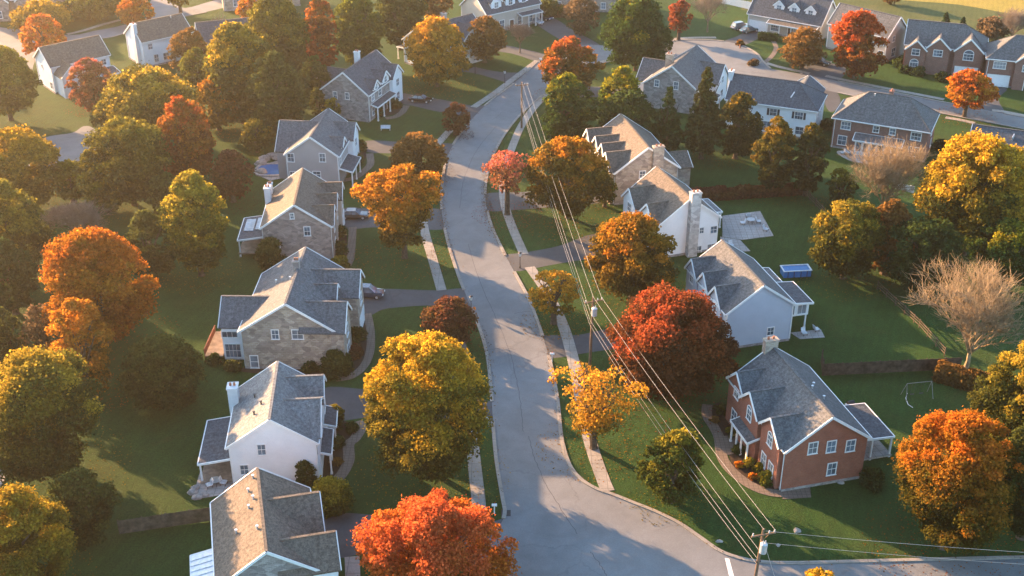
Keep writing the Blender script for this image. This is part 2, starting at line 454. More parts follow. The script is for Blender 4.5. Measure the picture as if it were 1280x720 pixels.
drives = [
    [(395, 644), (495, 646), (560, 651), (612, 652), (634, 648), (630, 668), (612, 684), (540, 692), (470, 690), (395, 698)],
    [(402, 486), (460, 487), (540, 494), (619, 503), (622, 528), (560, 524), (505, 519), (478, 515), (456, 522), (402, 524)],
    [(437, 361), (480, 361), (545, 363), (584, 362), (598, 389), (545, 382), (500, 384), (478, 387), (462, 394), (437, 392)],
    [(428, 261), (470, 261), (556, 262), (562, 286), (470, 284), (428, 286)],
    [(458, 176), (510, 178), (574, 181), (568, 197), (510, 192), (458, 190)],
    [(494, 116), (525, 120), (560, 126), (590, 132), (616, 133), (592, 152), (572, 144), (540, 138), (515, 132), (494, 128)],
    [(536, 74), (585, 82), (625, 90), (668, 92), (650, 107), (620, 99), (590, 91), (536, 84)],
    [(600, 54), (640, 58), (690, 71), (676, 78), (640, 67), (600, 61)],
    [(660, 22), (690, 22), (715, 37), (752, 58), (730, 62), (705, 52), (680, 37)],
    [(682, 108), (720, 108), (760, 109), (815, 112), (815, 122), (755, 121), (705, 122), (676, 124)],
    [(603, 243), (655, 240), (720, 235), (770, 238), (770, 251), (700, 258), (650, 262), (608, 263)],
    [(624, 321), (660, 315), (700, 307), (745, 292), (800, 296), (800, 318), (735, 324), (690, 331), (640, 339)],
    [(672, 421), (720, 419), (760, 411), (860, 392), (870, 426), (800, 432), (740, 440), (682, 447)],
    [(1226, 134), (1238, 110), (1259, 111), (1248, 124), (1256, 145), (1218, 140)],
    [(1012, 98), (1000, 90), (1005, 78), (1045, 80), (1058, 88), (1042, 104)],
    [(900, 54), (922, 45), (937, 37), (962, 39), (950, 47), (925, 58)],
    [(1022, 113), (1034, 108), (1048, 118), (1050, 132), (1038, 140), (1030, 128)],
]
drive_w = []
for d in drives:
    w = wpts(d); drive_w.append(w)
    flat_area("driveway", catmull(w, 4, True), 0.006, M["drive"])
kb = MB()
def skipd(p): return any(inpoly(p, w) for w in drive_w)
for line in (left_edge, right_bottom + right_edge, circle_top, circle, circle[-1:] + road_r_bot, road_r_top):
    ribbon(catmull(wpts(line), 8), 0.42, -0.02, 0.12, kb, skipd)
kerb = kb.build("kerb", M["kerb"]); kerb["kind"] = "structure"
# gutters: concrete pans beside the kerbs
# left background street, its cul-de-sac and the lower left corner road
back_street = wpts([(-60, 24), (0, 34), (35, 38), (87, 44), (120, 38), (155, 31), (192, 17), (187, 4), (196, -4), (215, 4), (232, 10), (262, 2), (300, -8), (330, -8), (300, 4), (257, 15), (222, 22), (195, 27), (147, 44), (125, 48), (106, 51), (84, 56), (60, 64), (44, 76), (37, 92), (10, 92), (18, 72), (10, 58), (-60, 52)])
flat_area("street", catmull(back_street, 3, True), 0.004, M["asphalt"])
court = catmull(wpts([(56, 172), (90, 166), (104, 158), (116, 160), (130, 176), (122, 191), (108, 199), (86, 204), (60, 214), (30, 220), (30, 190)]), 5, True)
flat_area("street", court, 0.004, M["asphalt"])
flat_area("street", catmull(wpts([(-60, 520), (0, 548), (19, 566), (10, 590), (-8, 620), (-60, 700)]), 4, True), 0.004, M["asphalt"])
strip("kerb", [(0, 548), (18, 566), (11, 588), (-6, 616)], 0.35, M["kerb"], 0.1)
strip("kerb", [(70, 210), (92, 203), (110, 199), (124, 190)], 0.3, M["kerb"], 0.1)
strip("kerb", [(84, 56.5), (106, 51.5), (125, 48.5), (147, 44.5), (195, 27.5), (222, 22.5), (258, 15.5)], 0.3, M["kerb"], 0.1)

# pavements beside the roads
for px, w in (
    ([(672, 76), (652, 91), (636, 103), (616, 118), (592, 134)], 1.4),
    ([(567, 158), (556, 170), (546, 182), (538, 196)], 1.4),
    ([(527, 262), (531, 290), (541, 325), (552, 363)], 1.4),
    ([(564, 390), (575, 430), (584, 480), (588, 530), (593, 580), (598, 625), (599, 647)], 1.5),
    ([(690, 112), (668, 134), (652, 157), (641, 182), (633, 206), (629, 232), (631, 256), (641, 286), (655, 318)], 1.4),
    ([(662, 334), (684, 366), (703, 405), (714, 440), (722, 475), (730, 520), (740, 560), (754, 600), (760, 614)], 1.5),
    ([(745, 79), (775, 73), (805, 70)], 1.2),
    ([(832, 50), (860, 47.5), (895, 47)], 1.3),
    ([(958, 79), (975, 84), (1000, 89.5), (1012, 92)], 1.2),
    ([(1032, 95), (1060, 101), (1110, 111), (1180, 124.5)], 1.2),
    ([(1240, 138), (1262, 141), (1330, 155)], 1.2),
    ([(1182, 147), (1200, 150), (1218, 154)], 1.2),
    ([(84, 43), (105, 38), (124, 32), (150, 25)], 1.2),
    ([(440, 696), (441, 720), (442, 760)], 1.5),
):
    strip("sidewalk", px, w, M["concrete"], 0.05)
for px, w in (
    ([(446, 527), (451, 535), (444, 548), (436, 556), (436, 575), (428, 592), (415, 606)], 1.3),
    ([(459, 392), (463, 412), (463, 436), (456, 456), (440, 470), (420, 474)], 1.1),
    ([(441, 284), (440, 300), (438, 322), (434, 332)], 1.2),
    ([(462, 192), (463, 205), (455, 214), (444, 222), (428, 226)], 1.3),
    ([(508, 132), (503, 140), (494, 146), (482, 148)], 1.3),
    ([(966, 50), (970, 60), (965, 70), (956, 78)], 1.0),
    ([(884, 506), (884, 520), (893, 535), (899, 548), (903, 572), (918, 592), (945, 610), (975, 617), (1004, 612)], 1.25),
):
    strip("path", px, w, M["paver"], 0.04)
flat_area("path", catmull(wpts([(898, 548), (920, 546), (938, 560), (922, 566), (903, 568)]), 4, True), 0.046, M["paver"])
flat_area("patio", wpts([(984, 600), (1012, 604), (1014, 622), (978, 624)]), 0.03, M["paver"], thick=0.05)
flat_area("patio", wpts([(903, 270), (950, 264), (967, 295), (928, 300), (903, 296)]), 0.05, M["slate"], thick=0.06)
flat_area("patio", wpts([(900, 296), (925, 300), (938, 314), (905, 316)]), 0.04, M["slate"], thick=0.06)
flat_area("patio", wpts([(988, 416), (1026, 412), (1031, 422), (1000, 424)]), 0.05, M["slate"], thick=0.06)
flat_area("patio", catmull(wpts([(1046, 191), (1062, 189), (1130, 200), (1122, 207), (1070, 203)]), 4, True), 0.05, M["slate"], thick=0.06)
flat_area("patio", wpts([(250, 590), (292, 588), (294, 616), (240, 625)]), 0.04, M["slate"], thick=0.06)
flat_area("patio", wpts([(322, 208), (350, 200), (356, 222), (338, 226), (324, 220)]), 0.04, M["slate"], thick=0.06)
for pp in (
    [(886, 512), (905, 505), (925, 545), (903, 548), (892, 532)],
    [(912, 562), (936, 556), (990, 606), (965, 614), (938, 604), (918, 586)],
    [(404, 528), (440, 530), (440, 545), (432, 560), (432, 578), (420, 598), (400, 604)],
    [(436, 396), (458, 398), (460, 440), (450, 458), (420, 470), (330, 468), (300, 460), (425, 450)],
    [(412, 288), (432, 290), (432, 330), (424, 345), (385, 350), (410, 330)],
    [(448, 180), (458, 194), (450, 206), (436, 214), (420, 222), (412, 214)],
    [(500, 128), (500, 138), (485, 145), (432, 152), (430, 148), (468, 142)],
    [(330, 608), (396, 598), (402, 610), (330, 620)],
):
    flat_area("mulch_bed", catmull(wpts(pp), 4, True), 0.02, M["mulch"])
flat_area("field", wpts([(925, 12), (980, -40), (1700, -90), (1750, 90), (1270, 55), (1110, 40), (1040, 30)]), 0.003, M["meadow"])
flat_area("field", catmull(wpts([(1120, -1), (1200, 6), (1290, 22), (1400, 36), (1400, 10), (1290, -6), (1180, -16), (1100, -12)]), 4, True), 0.007, M["goldfield"])  # golden yellow strip of grass over the paler meadow
# stop line at the junction
sl = wpts([(906, 697.5), (911.5, 698.5), (920, 730), (914, 731)])
seam_mat = plain("bitumen seam", (0.07, 0.07, 0.075), 0.7)
for px in ([(643, 392), (652, 390), (664, 389)], [(612, 437), (628, 435), (645, 437)], [(661, 545), (668, 572), (680, 600), (700, 634), (722, 668)], [(738, 690), (748, 703), (756, 716), (761, 728)], [(585, 305), (600, 352), (622, 402), (640, 450), (650, 500), (654, 540)], [(575, 260), (580, 225), (596, 188), (620, 158)]):
    b = MB(); W_ = catmull(wpts(px), 10); ribbon([p + Vector((random.uniform(-.07, .07), random.uniform(-.07, .07), 0)) for p in W_], 0.07, -0.02, 0.016, b)
    sm = b.build("road_seam", seam_mat); sm["kind"] = "structure"
o = flat_area("road_marking", sl, 0.017, M["paint"])

# ------------------------------------------------------------------ houses
_wincache = {}
def win_meshes(w, h, cols=2, rows=2, arch=False):
    key = (round(w, 2), round(h, 2), cols, rows, arch)
    if key in _wincache: return _wincache[key]
    f = MB(); t = 0.11
    f.box(-w / 2 - t, w / 2 + t, -0.07, 0.03, -h / 2 - t, -h / 2); f.box(-w / 2 - t, w / 2 + t, -0.07, 0.03, h / 2, h / 2 + t)
    f.box(-w / 2 - t, -w / 2, -0.07, 0.03, -h / 2, h / 2); f.box(w / 2, w / 2 + t, -0.07, 0.03, -h / 2, h / 2)
    f.box(-w / 2 - t - 0.06, w / 2 + t + 0.06, -0.13, -0.071, -h / 2 - t, -h / 2 - t + 0.07)
    for k in range(1, cols): x = -w / 2 + w * k / cols; f.box(x - 0.018, x + 0.018, -0.05, 0.0, -h / 2, h / 2)
    for k in range(1, rows): z = -h / 2 + h * k / rows; f.box(-w / 2, w / 2, -0.045, 0.005, z - 0.03, z + 0.03)
    if arch:
        prev = None
        for k in range(9):
            a = math.pi * k / 8; p = Vector((math.cos(a) * (w / 2 + t / 2), -0.02, h / 2 + t + math.sin(a) * w * 0.42))
            if prev is not None: f.bar(prev, p, 0.1, t, up=(0, 1, 0))
            prev = p
    fm = f.mesh("window", M["white"])
    g_ = MB(); g_.box(-w / 2, w / 2, -0.02, 0.04, -h / 2, h / 2)
    if arch:
        pts = [(math.cos(math.pi * k / 10) * w / 2, -0.015, h / 2 + t + math.sin(math.pi * k / 10) * w * 0.42) for k in range(11)]
        g_.slab(pts[::-1], 0.05, (0, 1, 0))
    gm = g_.mesh("pane", M["glass"])
    _wincache[key] = (fm, gm); return fm, gm
def add_window(root, p, rz, w, h, cols=2, rows=2, arch=False, shutters=False):
    fm, gm = win_meshes(w, h, cols, rows, arch)
    o = bpy.data.objects.new("window", fm); col.objects.link(o); o.parent = root
    o.location = p; o.rotation_euler = (0, 0, rz)
    q = bpy.data.objects.new("pane", gm); col.objects.link(q); q.parent = o
    if shutters:
        key = ("sh", round(w, 2), round(h, 2))
        if key not in _wincache:
            s = MB(); s.box(-0.2, 0.2, -0.05, 0.02, -h / 2, h / 2)
            for k in range(1, 8): z = -h / 2 + h * k / 8; s.box(-0.15, 0.15, -0.065, -0.051, z - 0.03, z + 0.03)
            _wincache[key] = s.mesh("shutter", M["shutter"])
        for sg in (-1, 1):
            s = bpy.data.objects.new("shutter", _wincache[key]); col.objects.link(s); s.parent = o
            s.location = (sg * (w / 2 + 0.11 + 0.22), 0, 0)
    return o
def add_door(root, p, rz, w=1.0, h=2.1, mat="doordark", garage=False):
    d = MB(); d.box(-w / 2, w / 2, -0.04, 0.03, 0.02, h)
    if garage:
        for r_ in range(4):
            for c in range(4):
                x0 = -w / 2 + w * c / 4 + 0.08; z0 = 0.06 + h * r_ / 4
                d.box(x0, x0 + w / 4 - 0.16, -0.06, -0.041, z0, z0 + h / 4 - 0.1)
    else:
        for c in (0, 1):
            for z0, z1 in ((0.2, 0.9), (1.05, h - 0.2)):
                d.box(-w / 2 + 0.12 + c * w * 0.46, -w / 2 + 0.12 + c * w * 0.46 + w * 0.3, -0.06, -0.041, z0, z1)
    o = d.build("garage_door" if garage else "door", M[mat], root); o.location = p; o.rotation_euler = (0, 0, rz)
    f = MB(); t = 0.16
    f.box(-w / 2 - t, -w / 2, -0.1, 0.03, 0, h + t); f.box(w / 2, w / 2 + t, -0.1, 0.03, 0, h + t); f.box(-w / 2, w / 2, -0.1, 0.03, h, h + t)
    f.build("frame", M["white"], o)
    if not garage:
        k = MB(); k.box(w * 0.32, w * 0.38, -0.12, -0.061, 0.95, 1.05); k.build("handle", M["metal"], o)
    return o

TH = 0.2
def gable_roof(b, tr, ax, c, half, pitch, ze, a0, a1, oh=0.35, rake0=True, rake1=True, gutter=(True, True)):
    """two slopes; ax='v': ridge along local y at x=c from a0 to a1; ax='u': ridge along local x at y=c. Adds slabs to b, white boards to tr."""
    P = (lambda across, along, z: (c + across, along, z)) if ax == "v" else (lambda across, along, z: (along, c + across, z))
    zr = ze + half * pitch
    zo = ze - oh * pitch
    for sgn in (-1, 1):
        top = [P(0, a0, zr + TH), P(sgn * (half + oh), a0, zo + TH), P(sgn * (half + oh), a1, zo + TH), P(0, a1, zr + TH)]
        n = (Vector(top[1]) - Vector(top[0])).cross(Vector(top[2]) - Vector(top[0]))
        if n.z < 0: top = top[::-1]
        b.slab(top, TH)
    # ridge cap
    b.bar(P(0, a0, zr + TH + 0.02), P(0, a1, zr + TH + 0.02), 0.3, 0.07)
    for fl, a, d in ((rake0, a0, -1), (rake1, a1, 1)):
        if not fl: continue
        e = a + d * 0.05 * (1 if a1 > a0 else -1)
        for sgn in (-1, 1):
            tr.bar(P(0, e, zr + TH * 0.55), P(sgn * (half + oh), e, zo + TH * 0.55), 0.09, 0.28, up=(0, 0, 1))
    for sgn, fl in ((-1, gutter[0]), (1, gutter[1])):
        if fl: tr.bar(P(sgn * (half + oh + 0.06), a0, zo + TH * 0.5), P(sgn * (half + oh + 0.06), a1, zo + TH * 0.5), 0.12, 0.16)
def house(name, label, O, az, Lg, W, he, pitch, walls, roof, wings=(), near=(), sides=(), hip=(False, False), chim=(), parts=None, group="houses on the estate", cat="house", frontmat=None, extra=None):
    root = empty(name, (O[0], O[1], 0), -R(az))
    tag(root, label, cat, group)
    h = W / 2; zr = he + h * pitch
    b = MB()
    if not hip[0]: b.poly([(-h, 0, 0), (h, 0, 0), (h, 0, he), (0, 0, zr), (-h, 0, he)])
    else: b.poly([(-h, 0, 0), (h, 0, 0), (h, 0, he), (-h, 0, he)])
    if not hip[1]: b.poly([(h, Lg, 0), (-h, Lg, 0), (-h, Lg, he), (0, Lg, zr), (h, Lg, he)])
    else: b.poly([(h, Lg, 0), (-h, Lg, 0), (-h, Lg, he), (h, Lg, he)])
    b.poly([(-h, Lg, 0), (-h, 0, 0), (-h, 0, he), (-h, Lg, he)])
    b.poly([(h, 0, 0), (h, Lg, 0), (h, Lg, he), (h, 0, he)])
    b.build("wall", M[walls], root)
    # dark base course
    fb = MB(); fb.box(-h - 0.04, h + 0.04, -0.04, Lg + 0.04, 0, 0.35); fb.build("foundation", M["stonegrey"], root)
    rb, tr = MB(), MB()
    og = 0.3
    if not (hip[0] or hip[1]):
        gable_roof(rb, tr, "v", 0, h, pitch, he, -og, Lg + og)
    else:
        oh = 0.35; zo = he - oh * pitch
        r0 = h * 1.0 if hip[0] else -og; r1 = Lg - h * 1.0 if hip[1] else Lg + og
        e0 = -oh if hip[0] else -og; e1 = Lg + oh if hip[1] else Lg + og
        E = [(-h - oh, e0, zo + TH), (h + oh, e0, zo + TH), (h + oh, e1, zo + TH), (-h - oh, e1, zo + TH)]
        A, B_ = (0, r0, zr + TH), (0, r1, zr + TH)
        rb.slab([E[1], E[2], B_, A], TH); rb.slab([E[3], E[0], A, B_], TH)
        if hip[0]: rb.slab([E[0], E[1], A], TH)
        if hip[1]: rb.slab([E[2], E[3], B_], TH)
        rb.bar((0, r0, zr + TH + .02), (0, r1, zr + TH + .02), 0.3, 0.07)
        for fl, ends, apex in ((hip[0], (E[0], E[1]), A), (hip[1], (E[2], E[3]), B_)):
            if fl:
                for e in ends: rb.bar(Vector(e) + Vector((0, 0, .02)), Vector(apex) + Vector((0, 0, .02)), 0.26, 0.07)
                tr.bar(Vector(ends[0]) - Vector((0, 0, .1)), Vector(ends[1]) - Vector((0, 0, .1)), 0.14, 0.2)
            else:
                y = e0 - .05 if apex is A else e1 + .05
                for sg in (-1, 1): tr.bar((0, y, zr + TH * .55), (sg * (h + oh), y, zo + TH * .55), 0.09, 0.28)
        for sg in (-1, 1): tr.bar((sg * (h + oh + .06), e0, zo + .1), (sg * (h + oh + .06), e1, zo + .1), 0.12, 0.18)
    # corner boards
    if walls.endswith("side"):
        for x in (-h, h):
            for y in (0, Lg): tr.box(x - 0.08, x + 0.08, y - 0.08, y + 0.08, 0.36, he - 0.12)
    else:
        for x in (-h - 0.07, h + 0.07): tr.bar((x, 0.25, 0.1), (x, 0.25, he - 0.2), 0.09, 0.09)   # downpipes
    for wg in wings:
        s, vc, w, ze, uo = wg[:5]; opt = wg[5] if len(wg) > 5 else {}
        p2 = opt.get("pitch", max(pitch, 0.92)); z0 = opt.get("z0", 0.0)
        zw = ze + w / 2 * p2; uo = s * uo
        ui = s * max(0.2, min(h - 0.3, (zr - zw) / pitch - 0.5)) if zw < zr else 0.0
        um = s * max(0.3, min(h - 0.6, h - 0.6))
        inner = opt.get("inner", um if z0 == 0 else ui)
        pts = [(uo, vc - w / 2, z0), (uo, vc + w / 2, z0), (uo, vc + w / 2, ze), (uo, vc, zw), (uo, vc - w / 2, ze)]
        if s < 0: pts = pts[::-1]
        wb2 = MB()
        wb2.poly(pts)
        for sg in (-1, 1):
            y = vc + sg * w / 2
            q = [(uo, y, z0), (inner, y, z0), (inner, y, ze), (uo, y, ze)]
            if sg * s < 0: pass
            else: q = q[::-1]
            wb2.poly(q)
        wb2.build("wing_wall", M[opt.get("mat") or frontmat or walls], root)
        gable_roof(rb, tr, "u", vc, w / 2, p2, ze, uo + s * 0.25, ui, oh=opt.get("oh", 0.25), rake0=True, rake1=False, gutter=(False, False))
        nw = opt.get("win")
        rz = R(90) if s > 0 else -R(90)
        if nw:
            for (dv, zc, ww, hh, *k) in nw:
                add_window(root, (uo, vc + dv, zc), rz, ww, hh, *(k if k else ()))
        if opt.get("door"): add_door(root, (uo, vc + opt["door"], 0), rz)
        if opt.get("garage"):
            for g_ in opt["garage"]: add_door(root, (uo, vc + g_[0], 0), rz, g_[1], 2.3, "doorwhite", True)
    ro = rb.build("roof", M[roof], root)
    tr.build("trim", M["white"], root)
    # windows: 'near' given as photo pixels on the near gable plane, 'sides' in local metres
    Rm = Matrix.Rotation(-R(az), 4, "Z"); inv = (Matrix.Translation((O[0], O[1], 0)) @ Rm).inverted()
    cl = inv @ Vector((0, 0, CH)); inr = inv.to_3x3()
    for (px, py, w, hh, *k) in near:
        d = inr @ ray(px, py); t = -cl.y / d.y; p = cl + d * t
        add_window(root, (p.x, 0, p.z), 0, w, hh, *(k if k else ()))
    for (face, a, z, w, hh, *k) in sides:
        loc, rz = {"R": ((h, a, z), R(90)), "L": ((-h, a, z), -R(90)), "F": ((a, Lg, z), R(180)), "N": ((a, 0, z), 0)}[face]
        if hh == "garage": add_door(root, (loc[0], loc[1], 0), rz, w, 2.3, "doorwhite", True)
        elif hh == "door": add_door(root, (loc[0], loc[1], 0), rz, w, 2.1, k[0] if k else "doordark")
        else: add_window(root, loc, rz, w, hh, *(k if k else ()))
    for (x, y, sx, sy, z0, z1, mt, outside) in chim:
        c = MB(); c.box(x - sx / 2, x + sx / 2, y - sy / 2, y + sy / 2, z0, z1)
        c.box(x - sx / 2 - .08, x + sx / 2 + .08, y - sy / 2 - .08, y + sy / 2 + .08, z1 + .002, z1 + 0.16)
        co_ = c.build("chimney", M[mt], root if outside else ro)
        f = MB()
        for k in (-1, 1):
            f.tube([(x + k * sx * .2, y, z1 + .16), (x + k * sx * .2, y, z1 + .5)], 0.14, 8)
        f.build("chimney_pot", M["terracotta"], co_)
    return root, ro
def to_local(O, az, p):
    Rm = Matrix.Rotation(-R(az), 4, "Z"); return (Matrix.Translation((O[0], O[1], 0)) @ Rm).inverted() @ Vector(p)
def porch(root, x0, x1, y0, y1, zin, zout, side, mat, posts=(), name="porch_roof", deck=None, hi="in", postmat="white", rail=False):
    """lean-to roof; zin at house side. side 'R','L','N' = which way it falls"""
    b = MB()
    if side == "R": top = [(x0, y0, zin), (x1, y0, zout), (x1, y1, zout), (x0, y1, zin)]
    elif side == "L": top = [(x0, y0, zout), (x1, y0, zin), (x1, y1, zin), (x0, y1, zout)]
    else: top = [(x0, y0, zout), (x1, y0, zout), (x1, y1, zin), (x0, y1, zin)]
    b.slab(top, 0.16); o = b.build(name, M[mat], root)
    t = MB()
    T = [Vector(p) - Vector((0, 0, 0.1)) for p in top]
    for k in range(4): t.bar(T[k], T[(k + 1) % 4], 0.12, 0.24)
    t.build("trim", M["white"], o)
    for (x, y) in posts:
        p = MB(); f = (x - x0) / (x1 - x0) if side != "L" else (x1 - x) / (x1 - x0)
        zt = zin + (zout - zin) * f - 0.16 if side in "RL" else zout - 0.16
        p.box(x - .09, x + .09, y - .09, y + .09, 0, zt); p.box(x - .13, x + .13, y - .13, y + .13, 0, 0.25)
        p.build("post", M[postmat], root)
    if deck:
        d = MB(); d.box(x0, x1, y0, y1, deck[0] - 0.2, deck[0])
        for y in np.arange(y0 + 0.14, y1, 0.28): d.box(x0, x1, y - 0.12, y + 0.12, deck[0] + 0.001, deck[0] + 0.02)
        d.build("deck", M[deck[1]], root)
    return o
def vents(ro, pts, mat="metal"):
    for (x, y, z) in pts:
        v = MB(); v.tube([(x, y, z - 0.3), (x, y, z + 0.35)], 0.09, 7); v.tube([(x, y, z + .36), (x, y, z + .42)], 0.16, 7)
        v.build("vent", M[mat], ro)
def roof_z(W, he, pitch, x): return he + (W / 2 - abs(x)) * pitch + TH

G = "houses along the winding road"
G2 = "houses on the back streets"
P = 0.7
# --- left of the road, near to far
r1, ro = house("house", "house with weathered tan roof and white ribbed porch cover at the bottom edge", (-22.5, 87.6), -13.8, 12.2, 9.2, 5.7, P, "stonegrey", "roof_brown",
    wings=[(1, 7.8, 5.6, 5.9, 5.4, {"garage": [(-1.1, 2.2)], "mat": "whiteside"}), (1, 2.1, 4.8, 5.8, 6.3, {"mat": "whiteside", "win": [(0, 4.4, 1.2, 1.4), (0, 1.6, 1.2, 1.5)]})],
    sides=[("N", -1.5, 4.2, 0.9, 1.4), ("N", 1.6, 4.2, 0.9, 1.4), ("L", 3, 4.4, 0.9, 1.3), ("L", 9, 4.4, 0.9, 1.3)], group=G)
vents(ro, [(-1.1, 9.9, roof_z(9.2, 5.7, P, 1.1)), (-1.2, 7.4, roof_z(9.2, 5.7, P, 1.2)), (-0.7, 8.3, roof_z(9.2, 5.7, P, .7)), (-2.6, 5.2, roof_z(9.2, 5.7, P, 2.6)), (-0.6, 3.6, roof_z(9.2, 5.7, P, .6)), (-0.5, 11.4, roof_z(9.2, 5.7, P, .5))])
pt = porch(r1, -7.4, -4.62, 1.5, 8.4, 3.3, 2.8, "L", "metalroof", posts=[(-7.2, 1.7), (-7.2, 8.2)])
rb_ = MB()
for y in np.arange(1.9, 8.3, 0.8): rb_.bar((-7.4, y, 2.83), (-4.7, y, 3.31), 0.08, 0.1)
rb_.build("rib", M["metalroof"], pt)

r2, ro = house("house", "white house with pale grey roof and a squat white chimney beside the curving brick path", (-25.8, 108.6), -4.9, 10.9, 9.2, 5.6, P, "whiteside", "roof_pale",
    wings=[(1, 9.0, 4.4, 6.1, 5.0, {"win": [(0, 4.2, 1.2, 1.3)], "garage": [(0, 2.6)]}), (1, 4.5, 7.4, 5.7, 4.9, {"pitch": 0.64, "win": [(0, 4.3, 1.3, 1.4)]})],
    near=[(327, 562, 0.8, 1.3), (305.5, 587, 0.8, 1.2)], sides=[("R", 1.2, 4.2, 0.9, 1.3, 2, 2, False, True), ("R", 1.2, 1.5, 0.9, 1.4), ("R", 4.6, 0, 1.0, "door"), ("L", 2.4, 4.2, 0.9, 1.3), ("L", 7.4, 4.2, 0.9, 1.3), ("L", 5, 0, 2.2, "door", "doorwhite")],
    chim=[(-4.9, 8.3, 1.1, 1.3, 0, 7.8, "whitebrick", True)], group=G)
porch(r2, -8.4, -4.62, 0.9, 9.2, 3.3, 2.75, "L", "roof_dark", posts=[(-8.2, 1.2), (-8.2, 5), (-8.2, 8.9)], deck=(0.3, "deckwood"))
porch(r2, 4.64, 6.4, 6.8, 10.6, 3.2, 2.7, "R", "roof_dark", posts=[(6.2, 7), (6.2, 10.4)])
porch(r2, 4.64, 6.1, 1.4, 6.2, 3.2, 2.8, "R", "roof_dark", posts=[(5.9, 1.6), (5.9, 3.6), (5.9, 6)])
vents(ro, [(-1.3, 4, roof_z(9.2, 5.6, P, 1.3)), (-2.0, 2.8, roof_z(9.2, 5.6, P, 2)), (-2.3, 6.5, roof_z(9.2, 5.6, P, 2.3))], "darkmetal")

r3, ro = house("house", "big tan fieldstone house with white trimmed gable and a dark roofed rear ell", (-27.8, 132.2), 1.2, 14.6, 11.8, 5.6, 0.66, "stone", "roof_grey",
    wings=[(1, 2.5, 5.6, 5.7, 6.9, {"win": [(0, 4.4, 1.2, 1.4), (0, 1.5, 1.6, 1.6)]}), (1, 7.4, 2.6, 6.9, 5.0, {"z0": 5.2, "mat": "whiteside", "win": [(0, 6.5, 0.9, 0.9)]}), (1, 10.4, 5.2, 6.2, 7.6, {"win": [(0, 4.5, 1.3, 1.4)], "garage": [(0, 3.6)]}),
           (-1, 5.2, 6.2, 4.9, 9.0, {"pitch": 0.8, "mat": "whiteside", "win": [(0, 1.5, 2.2, 1.8, 3, 2)]})],
    near=[(344, 418, 0.8, 1.25), (372, 418, 1.3, 1.25), (318, 452, 0.9, 1.7, 1, 2)], sides=[("R", 6.0, 0, 1.1, "door"), ("L", 10, 4.2, 1, 1.3), ("L", 12, 1.5, 1, 1.4)], group=G,
    chim=[(-0.2, 9.2, 0.8, 0.8, 8.8, 10.6, "stonegrey", False)])
for (x, z, w, hh, c, rw) in ((-8.0, 3.75, 1.9, 0.8, 3, 1), (-7.8, 1.35, 1.9, 1.9, 4, 2)):
    add_window(r3, (x, 2.1, z), 0, w, hh, c, rw)
vents(ro, [(-0.6, 6.6, roof_z(11.8, 5.6, .66, .6)), (-2.9, 8.5, roof_z(11.8, 5.6, .66, 2.9)), (-.4, 10.6, roof_z(11.8, 5.6, .66, .4))])
d = MB(); d.box(-11.4, -9.1, 1.6, 7.6, 0.6, 0.8)
for y in np.arange(1.8, 7.6, 0.3): d.box(-11.4, -9.1, y - 0.12, y + 0.12, 0.801, 0.83)
d.build("deck", M["deckwood"], r3)
d = MB()
for y in np.arange(1.6, 7.7, 0.25): d.box(-11.43, -11.37, y - 0.03, y + 0.03, 0.8, 1.7)
d.box(-11.46, -11.34, 1.55, 7.65, 1.7, 1.8); d.box(-11.4, -9.1, 1.5, 1.58, 0.0, 0.75)
d.build("railing", M["redwood"], r3)

r4, ro = house("house", "rosy stone house with three small front gables and a glazed patio cover at its back", (-31.3, 161.6), -3.0, 12.6, 9.8, 5.6, 0.7, "stonepink", "roof_brown",
    wings=[(1, 2.6, 4.2, 5.6, 5.2, {"win": [(0, 4.3, 1.1, 1.4), (0, 1.5, 1.2, 1.4)], "mat": "stonepink"}), (1, 6.9, 3.6, 5.8, 5.3, {"win": [(0, 4.3, 1.0, 1.4)], "mat": "tanside"}), (1, 10.9, 3.8, 5.7, 5.8, {"win": [(0, 4.3, 1.0, 1.3)], "garage": [(0, 2.6)], "mat": "tanside"})],
    near=[(365, 270, 0.45, 0.8), (384, 289, 0.8, 1.35), (346, 310, 0.9, 1.4)], sides=[("L", 4, 4.2, .9, 1.3), ("L", 9, 4.2, .9, 1.3)], group=G,
    chim=[(-4.95, 8.6, 0.9, 1.3, 0, 8.0, "whitebrick", True), (-4.95, 11.2, 0.7, 0.9, 0, 7.4, "whitebrick", True)])
porch(r4, -9.0, -4.95, 1.6, 9.2, 3.3, 2.8, "L", "roof_dark", posts=[(-8.8, 1.8), (-8.8, 5.4), (-8.8, 9)], deck=(0.7, "deckwood"))
for k in range(2):
    s = MB(); s.box(-8.4 + k * 1.7, -7.0 + k * 1.7, 4.2, 8.2, 2.95 + k * .21, 3.06 + k * .21); s.build("skylight", M["glass"], r4)

r5, ro = house("house", "warm grey sided house with white garage gable beside a small blue pool", (-32.8, 188.2), 6.0, 12.4, 8.6, 5.6, 0.72, "greyside", "roof_grey",
    wings=[(1, 9.4, 4.4, 5.6, 5.2, {"win": [(0, 4.3, 1.1, 1.3)], "mat": "whiteside", "garage": [(0, 2.6)]}), (1, 3.9, 2.2, 6.2, 4.4, {"z0": 5.0, "mat": "whiteside", "win": [(0, 5.9, 0.8, 0.9)]}), (-1, 6.5, 8.0, 5.0, 6.6, {"mat": "greyside"})],
    near=[(363.5, 197, 1.0, 1.4), (403, 197, 0.9, 1.4), (396, 218, 1.2, 1.0), (366, 219, 0.8, 1.2)], sides=[("R", 1.6, 4.2, .9, 1.3)], group=G)
porch(r5, 4.35, 6.6, 0.3, 6.6, 3.3, 2.7, "R", "roof_dark", posts=[(6.4, 0.5), (6.4, 3.5), (6.4, 6.4)])
